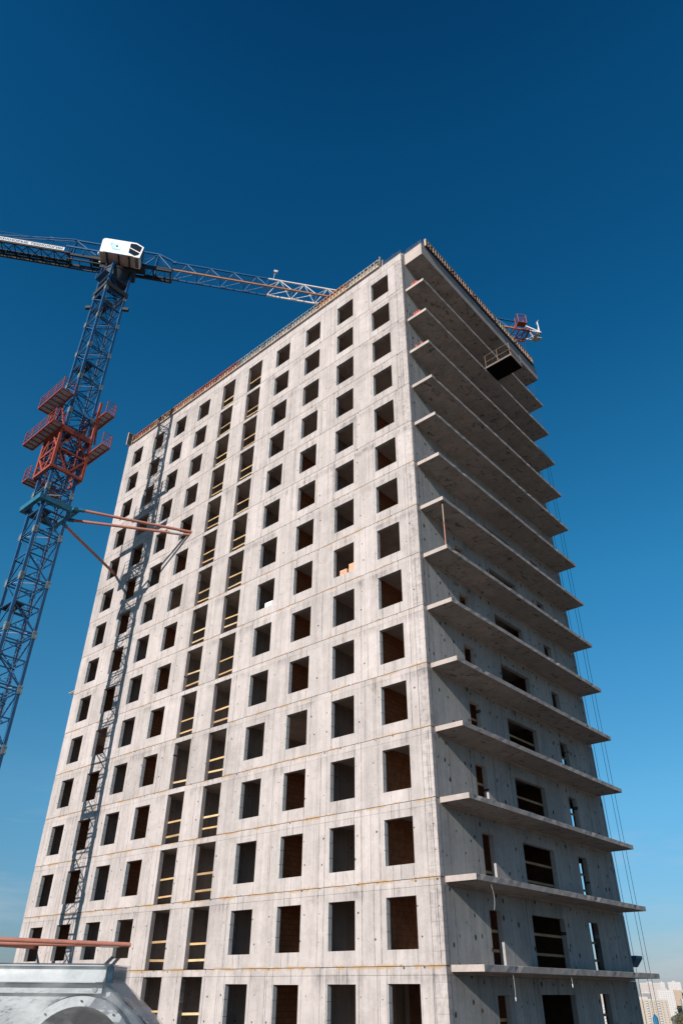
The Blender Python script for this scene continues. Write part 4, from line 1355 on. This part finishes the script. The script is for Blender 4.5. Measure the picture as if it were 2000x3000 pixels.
# ================================================================== THE CITY BEYOND
E_, R_ = Vector((-0.370, 0.929, 0)), Vector((0.929, 0.370, 0))
FACE = math.atan2(0.370, 0.929)
C0 = Vector((17.9372, -26.1548, GZ))
def at(t, D): return C0 + E_ * D + R_ * t
M['cream'] = paint('cream_panel', (0.30, 0.258, 0.21), 0.8, 0.1, (0.31, 0.26, 0.20), 0, 0.3, 0.06)
M['cwhite'] = paint('white_panel', (0.345, 0.33, 0.325), 0.8, 0.1, (0.37, 0.35, 0.32), 0, 0.3, 0.05)
M['tan'] = paint('tan_panel', (0.28, 0.21, 0.15), 0.8, 0.1, (0.28, 0.21, 0.15), 0, 0.3, 0.06)
M['cpink'] = paint('pale_pink_panel', (0.31, 0.275, 0.262), 0.8, 0.1, (0.34, 0.30, 0.28), 0, 0.3, 0.05)
M['ochre'] = paint('ochre_panel', (0.34, 0.25, 0.10), 0.8, 0.1, (0.45, 0.34, 0.2), 0, 0.3, 0.06)
M['cgrey'] = paint('grey_roofing', (0.16, 0.155, 0.155), 0.85, 0.1, (0.12, 0.11, 0.1), 0, 0.3, 0.15)
M['cbrown'] = paint('brown_panel', (0.20, 0.13, 0.10), 0.85, 0.1, (0.12, 0.11, 0.1), 0, 0.3, 0.1)
M['cwin'] = paint('haze_pale_window', (0.16, 0.165, 0.18), 0.25, 0.0, (0, 0, 0), 0, 0.5, 0.3)  # glass colour lightened to put distance haze into it
M['roofred'] = paint('red_roof', (0.38, 0.10, 0.06), 0.8, 0.3, (0.25, 0.10, 0.07), 0, 0.5, 0.2)
M['capblue'] = paint('cap_blue', (0.010,0.10,0.20), 0.5, 0.1, (0.02, 0.1, 0.2), 0, 1.0, 0.1)
M['mastyellow'] = paint('mast_yellow', (0.42,0.27,0.08), 0.6, 0.2, (0.4, 0.25, 0.1), 0, 1.0, 0.1)
def block(name, label, t, D, w, dep, top, wall, cols, floors, side=None, balc=(), turn=0.0, win=(1.4, 1.35), parts=True):
    p = at(t, D)
    h = top - GZ
    root = empty(name, p, None, FACE + turn)
    MB().box(-w / 2, w / 2, 0, dep, 0, h).build('wall', M[wall], root)
    MB().box(-w / 2 - 0.2, w / 2 + 0.2, -0.2, dep + 0.2, h, h + 0.9).build('roof_parapet', M['cwhite'], root)
    MB().box(-w * 0.15, w * 0.12, dep * 0.3, dep * 0.6, h + 0.9, h + 3.2).build('lift_house', M['cpink'], root)
    fh = (h - 2.0) / floors
    wm = MB().box(-win[0] / 2, win[0] / 2, -0.06, 0.02, 0, win[1])
    wme = wm.mesh('window', M['cwin'])
    joined = MB()
    for c in range(cols):
        xx = -w / 2 + w * (c + 0.5) / cols
        for f in range(floors):
            zz = 1.4 + fh * f
            if c in balc: continue
            if parts: link('window', wme, root, (xx, 0, zz))
            else: joined.box(xx - win[0] / 2, xx + win[0] / 2, -0.06, 0.02, zz, zz + win[1])
        if c in balc:
            for f in range(floors):
                zz = 1.0 + fh * f
                b = MB().box(xx - 1.3, xx + 1.3, -1.1, 0.01, zz, zz + 1.35).build('balcony', M['cwhite'], root)
                MB().box(xx - 1.2, xx + 1.2, -1.0, 0.012, zz + 1.36, zz + 2.3).build('glazing', M['cwin'], b)
    if not parts:
        o = joined.build('windows', M['cwin'], root); o.name = 'window_grid'; o['kind'] = 'stuff'
    if side:
        MB().box(w / 2 + 0.002, w / 2 + 0.3, dep * 0.02, dep * 0.98, 0.2, h - 0.5).build('side_cladding', M[side], root)
    return tag(root, label, 'building')
W8_ = (0.9, 1.0)
block('panel_tower', 'cream panel block with two columns of white balconies past the tower corner', -11.0, 1150, 59.0, 16, -7.2, 'cream', 13, 12, 'cbrown', (7, 10), 0.10)
block('white_slab_block', 'long pale pink slab block on the skyline', 2.3, 1900, 40, 18, 17.0, 'cpink', 12, 19, None, (), 0.05, W8_, False)
block('white_tower_block', 'narrow white tower block next to the long pink slab on the skyline', 27.5, 1960, 10, 14, 18.5, 'cwhite', 3, 19, None, (), 0.0, W8_, False)
block('white_twin_block', 'broad white tower block apart from the others on the skyline', 52.0, 1980, 26, 16, 19.5, 'cwhite', 7, 20, 'cwhite', (), 0.0, W8_, False)
block('ochre_striped_block', 'white mid-rise block below the skyline behind the cream panel block', 23.5, 1500, 25, 14, 3.5, 'cwhite', 7, 15, 'cpink', (), 0.0, W8_, False)
block('tan_block', 'tan brick apartment block right of the white mid-rise', 43.5, 1560, 11, 16, 4.5, 'tan', 3, 15, 'tan', (), 0.0, W8_, False)
block('tan_low_block', 'second tan apartment block beyond the hillside trees', 59.0, 1580, 16, 16, 3.0, 'tan', 5, 14, None, (), 0.0, W8_, False)
block('grey_ribbed_block', 'small grey block between the cream panel block and the skyline', -5.5, 1320, 12, 10, -0.5, 'cgrey', 4, 13, None, (), 0.0, W8_, False)
block('white_low_block', 'white low apartment block behind the hillside trees', 47.0, 1290, 16, 12, -7.5, 'cpink', 5, 11, None, (), 0.1, W8_, False)
block('pale_far_block', 'far pale block at the end of the skyline', 88, 2050, 34, 15, 14.0, 'cpink', 9, 18, None, (), 0.0, W8_, False)
block('rear_cream_block', 'cream slab block half hidden behind the cream panel block', -70, 1800, 60, 15, 8.0, 'cream', 15, 17, None, (), 0.0, W8_, False)
block('low_white_block', 'low white slab block seen through the tower openings', -62, 1000, 42, 14, -12.0, 'cwhite', 11, 10, None, (3, 8), 0.0)
# rising ground behind
hm = MB()
NS = 12
def hill_z(t, D):
    q = min(max((D - 1000) / 1250, 0), 1)
    side = min(max((t - 5) / 30, 0), 1)
    return GZ + 0.05 + 31.0 * q * side
for i in range(NS):
    for j in range(NS):
        c = []
        for (di, dj) in ((0, 0), (1, 0), (1, 1), (0, 1)):
            t_, D_ = -10 + 260 * (i + di) / NS, 950 + 1350 * (j + dj) / NS
            p_ = at(t_, D_); c.append((p_.x, p_.y, hill_z(t_, D_) - (0.5 if hill_z(t_, D_) < GZ + 0.1 else 0)))
        hm.poly(c, True)
o = hm.build('hillside', bpy.data.materials['ground']); o['kind'] = 'structure'
# yellow mast with blue cap
p = at(0.0, 200)
ym = empty('yellow_mast', p)
tag(ym, 'yellow column with a pointed blue cap in front of the cream tower block', 'column')
MB().tube((0, 0, 0), (0, 0, 33.6), 0.55, 8).build('shaft', M['mastyellow'], ym)
MB().tube((0, 0, 33.6), (0, 0, 34.8), 0.62, 8).tube((0, 0, 34.8), (0, 0, 35.5), 0.62, 8, 0.15).build('cap', M['capblue'], ym)

# trees and small houses in the gap
def leaf_mat():
    g = G('far_foliage')
    P = g.pos()
    a = g.noise(P, 0.25, 3)
    b = g.noise(P, 1.8, 3)
    col = g.mix(g.ramp(a, 0.4, 0.6), (0.045, 0.06, 0.025), (0.085, 0.07, 0.03))
    col = g.mix(g.ramp(b, 0.5, 0.7), col, (0.03, 0.045, 0.02))
    return g.done(col, 0.9)
M['leaf'] = leaf_mat()
M['bark'] = paint('bark', (0.09, 0.065, 0.045), 0.9, 0.2, (0.05, 0.04, 0.03), 0, 2.0, 0.2)
def tree_meshes(seed):
    rnd = random.Random(seed)
    mb = MB()
    clumps = [(Vector((rnd.gauss(0, 1.5), rnd.gauss(0, 1.5), rnd.uniform(3.2, 8.6))), rnd.uniform(0.9, 1.9)) for _ in range(11)]
    for c, r_ in clumps:
        for _ in range(34):
            d = Vector((rnd.gauss(0, 1), rnd.gauss(0, 1), rnd.gauss(0, 1))).normalized() * r_ * rnd.uniform(0.5, 1.05)
            p = c + d
            a = Vector((rnd.gauss(0, 1), rnd.gauss(0, 1), rnd.gauss(0, 1))).normalized()
            b = a.cross(d).normalized()
            s_ = rnd.uniform(0.25, 0.55)
            mb.poly([p - a * s_, p + b * s_ * 0.6, p + a * s_, p - b * s_ * 0.6])
    cr = mb.mesh('crown', M['leaf'])
    tk = MB().tube((0, 0, 0), (0.1, 0, 4.5), 0.28, 7, 0.13)
    for _ in range(5):
        a = rnd.uniform(0, 6.28)
        tk.tube((0.08, 0, rnd.uniform(2.2, 4.2)), (1.6 * math.cos(a), 1.6 * math.sin(a), rnd.uniform(4.5, 7)), 0.09, 5, 0.03)
    return cr, tk.mesh('trunk', M['bark'])
tms = [tree_meshes(i) for i in range(4)]
rnd = random.Random(11)
for i in range(70):
    D = rnd.uniform(980, 2150)
    t = (rnd.uniform(1957, 2016) - 1900) * D * 3.99e-4
    tr = empty('tree', at(t, D) + Vector((0, 0, hill_z(t, D) - GZ)), None, rnd.uniform(0, 6.28))
    cr, tk = tms[i % 4]
    link('trunk', tk, tr); link('crown', cr, tr)
    s_ = rnd.uniform(0.9, 1.6)
    tr.scale = (s_, s_, s_)
    tag(tr, 'dark green garden tree among the small houses on the far slope', 'tree', 'trees among the far houses')
hcols = [('cpink', 'cgrey', 'pale house with a grey roof among the far slope gardens'), ('cwhite', 'roofred', 'white house with a red roof among the far slope gardens'), ('tan', 'cbrown', 'tan house with a brown roof among the far slope gardens')]
for i in range(27):
    D = rnd.uniform(1000, 2100)
    t = (rnd.uniform(1965, 2020) - 1900) * D * 3.99e-4
    wc, rc, lb = hcols[i % 3]
    w, d_, hh = rnd.uniform(8, 13), rnd.uniform(7, 10), rnd.uniform(3.2, 6)
    ho = empty('small_house', at(t, D) + Vector((0, 0, hill_z(t, D) - GZ - 0.4)), None, FACE + rnd.uniform(-0.8, 0.8))
    MB().box(-w / 2, w / 2, 0, d_, 0, hh).build('wall', M[wc], ho)
    MB().prism([(-w / 2 - .4, -0.5, hh), (-w / 2 - .4, d_ + .5, hh), (-w / 2 - .4, d_ / 2, hh + 3)], (w + .8, 0, 0)).build('roof', M[rc], ho)
    for q in (-0.28, 0.0, 0.28): MB().box(w * q - .6, w * q + .6, -0.05, 0.02, 1.0, 2.5).build('window', M['cwin'], ho)
    tag(ho, lb, 'house', 'far houses, ' + lb.split(' among')[0])
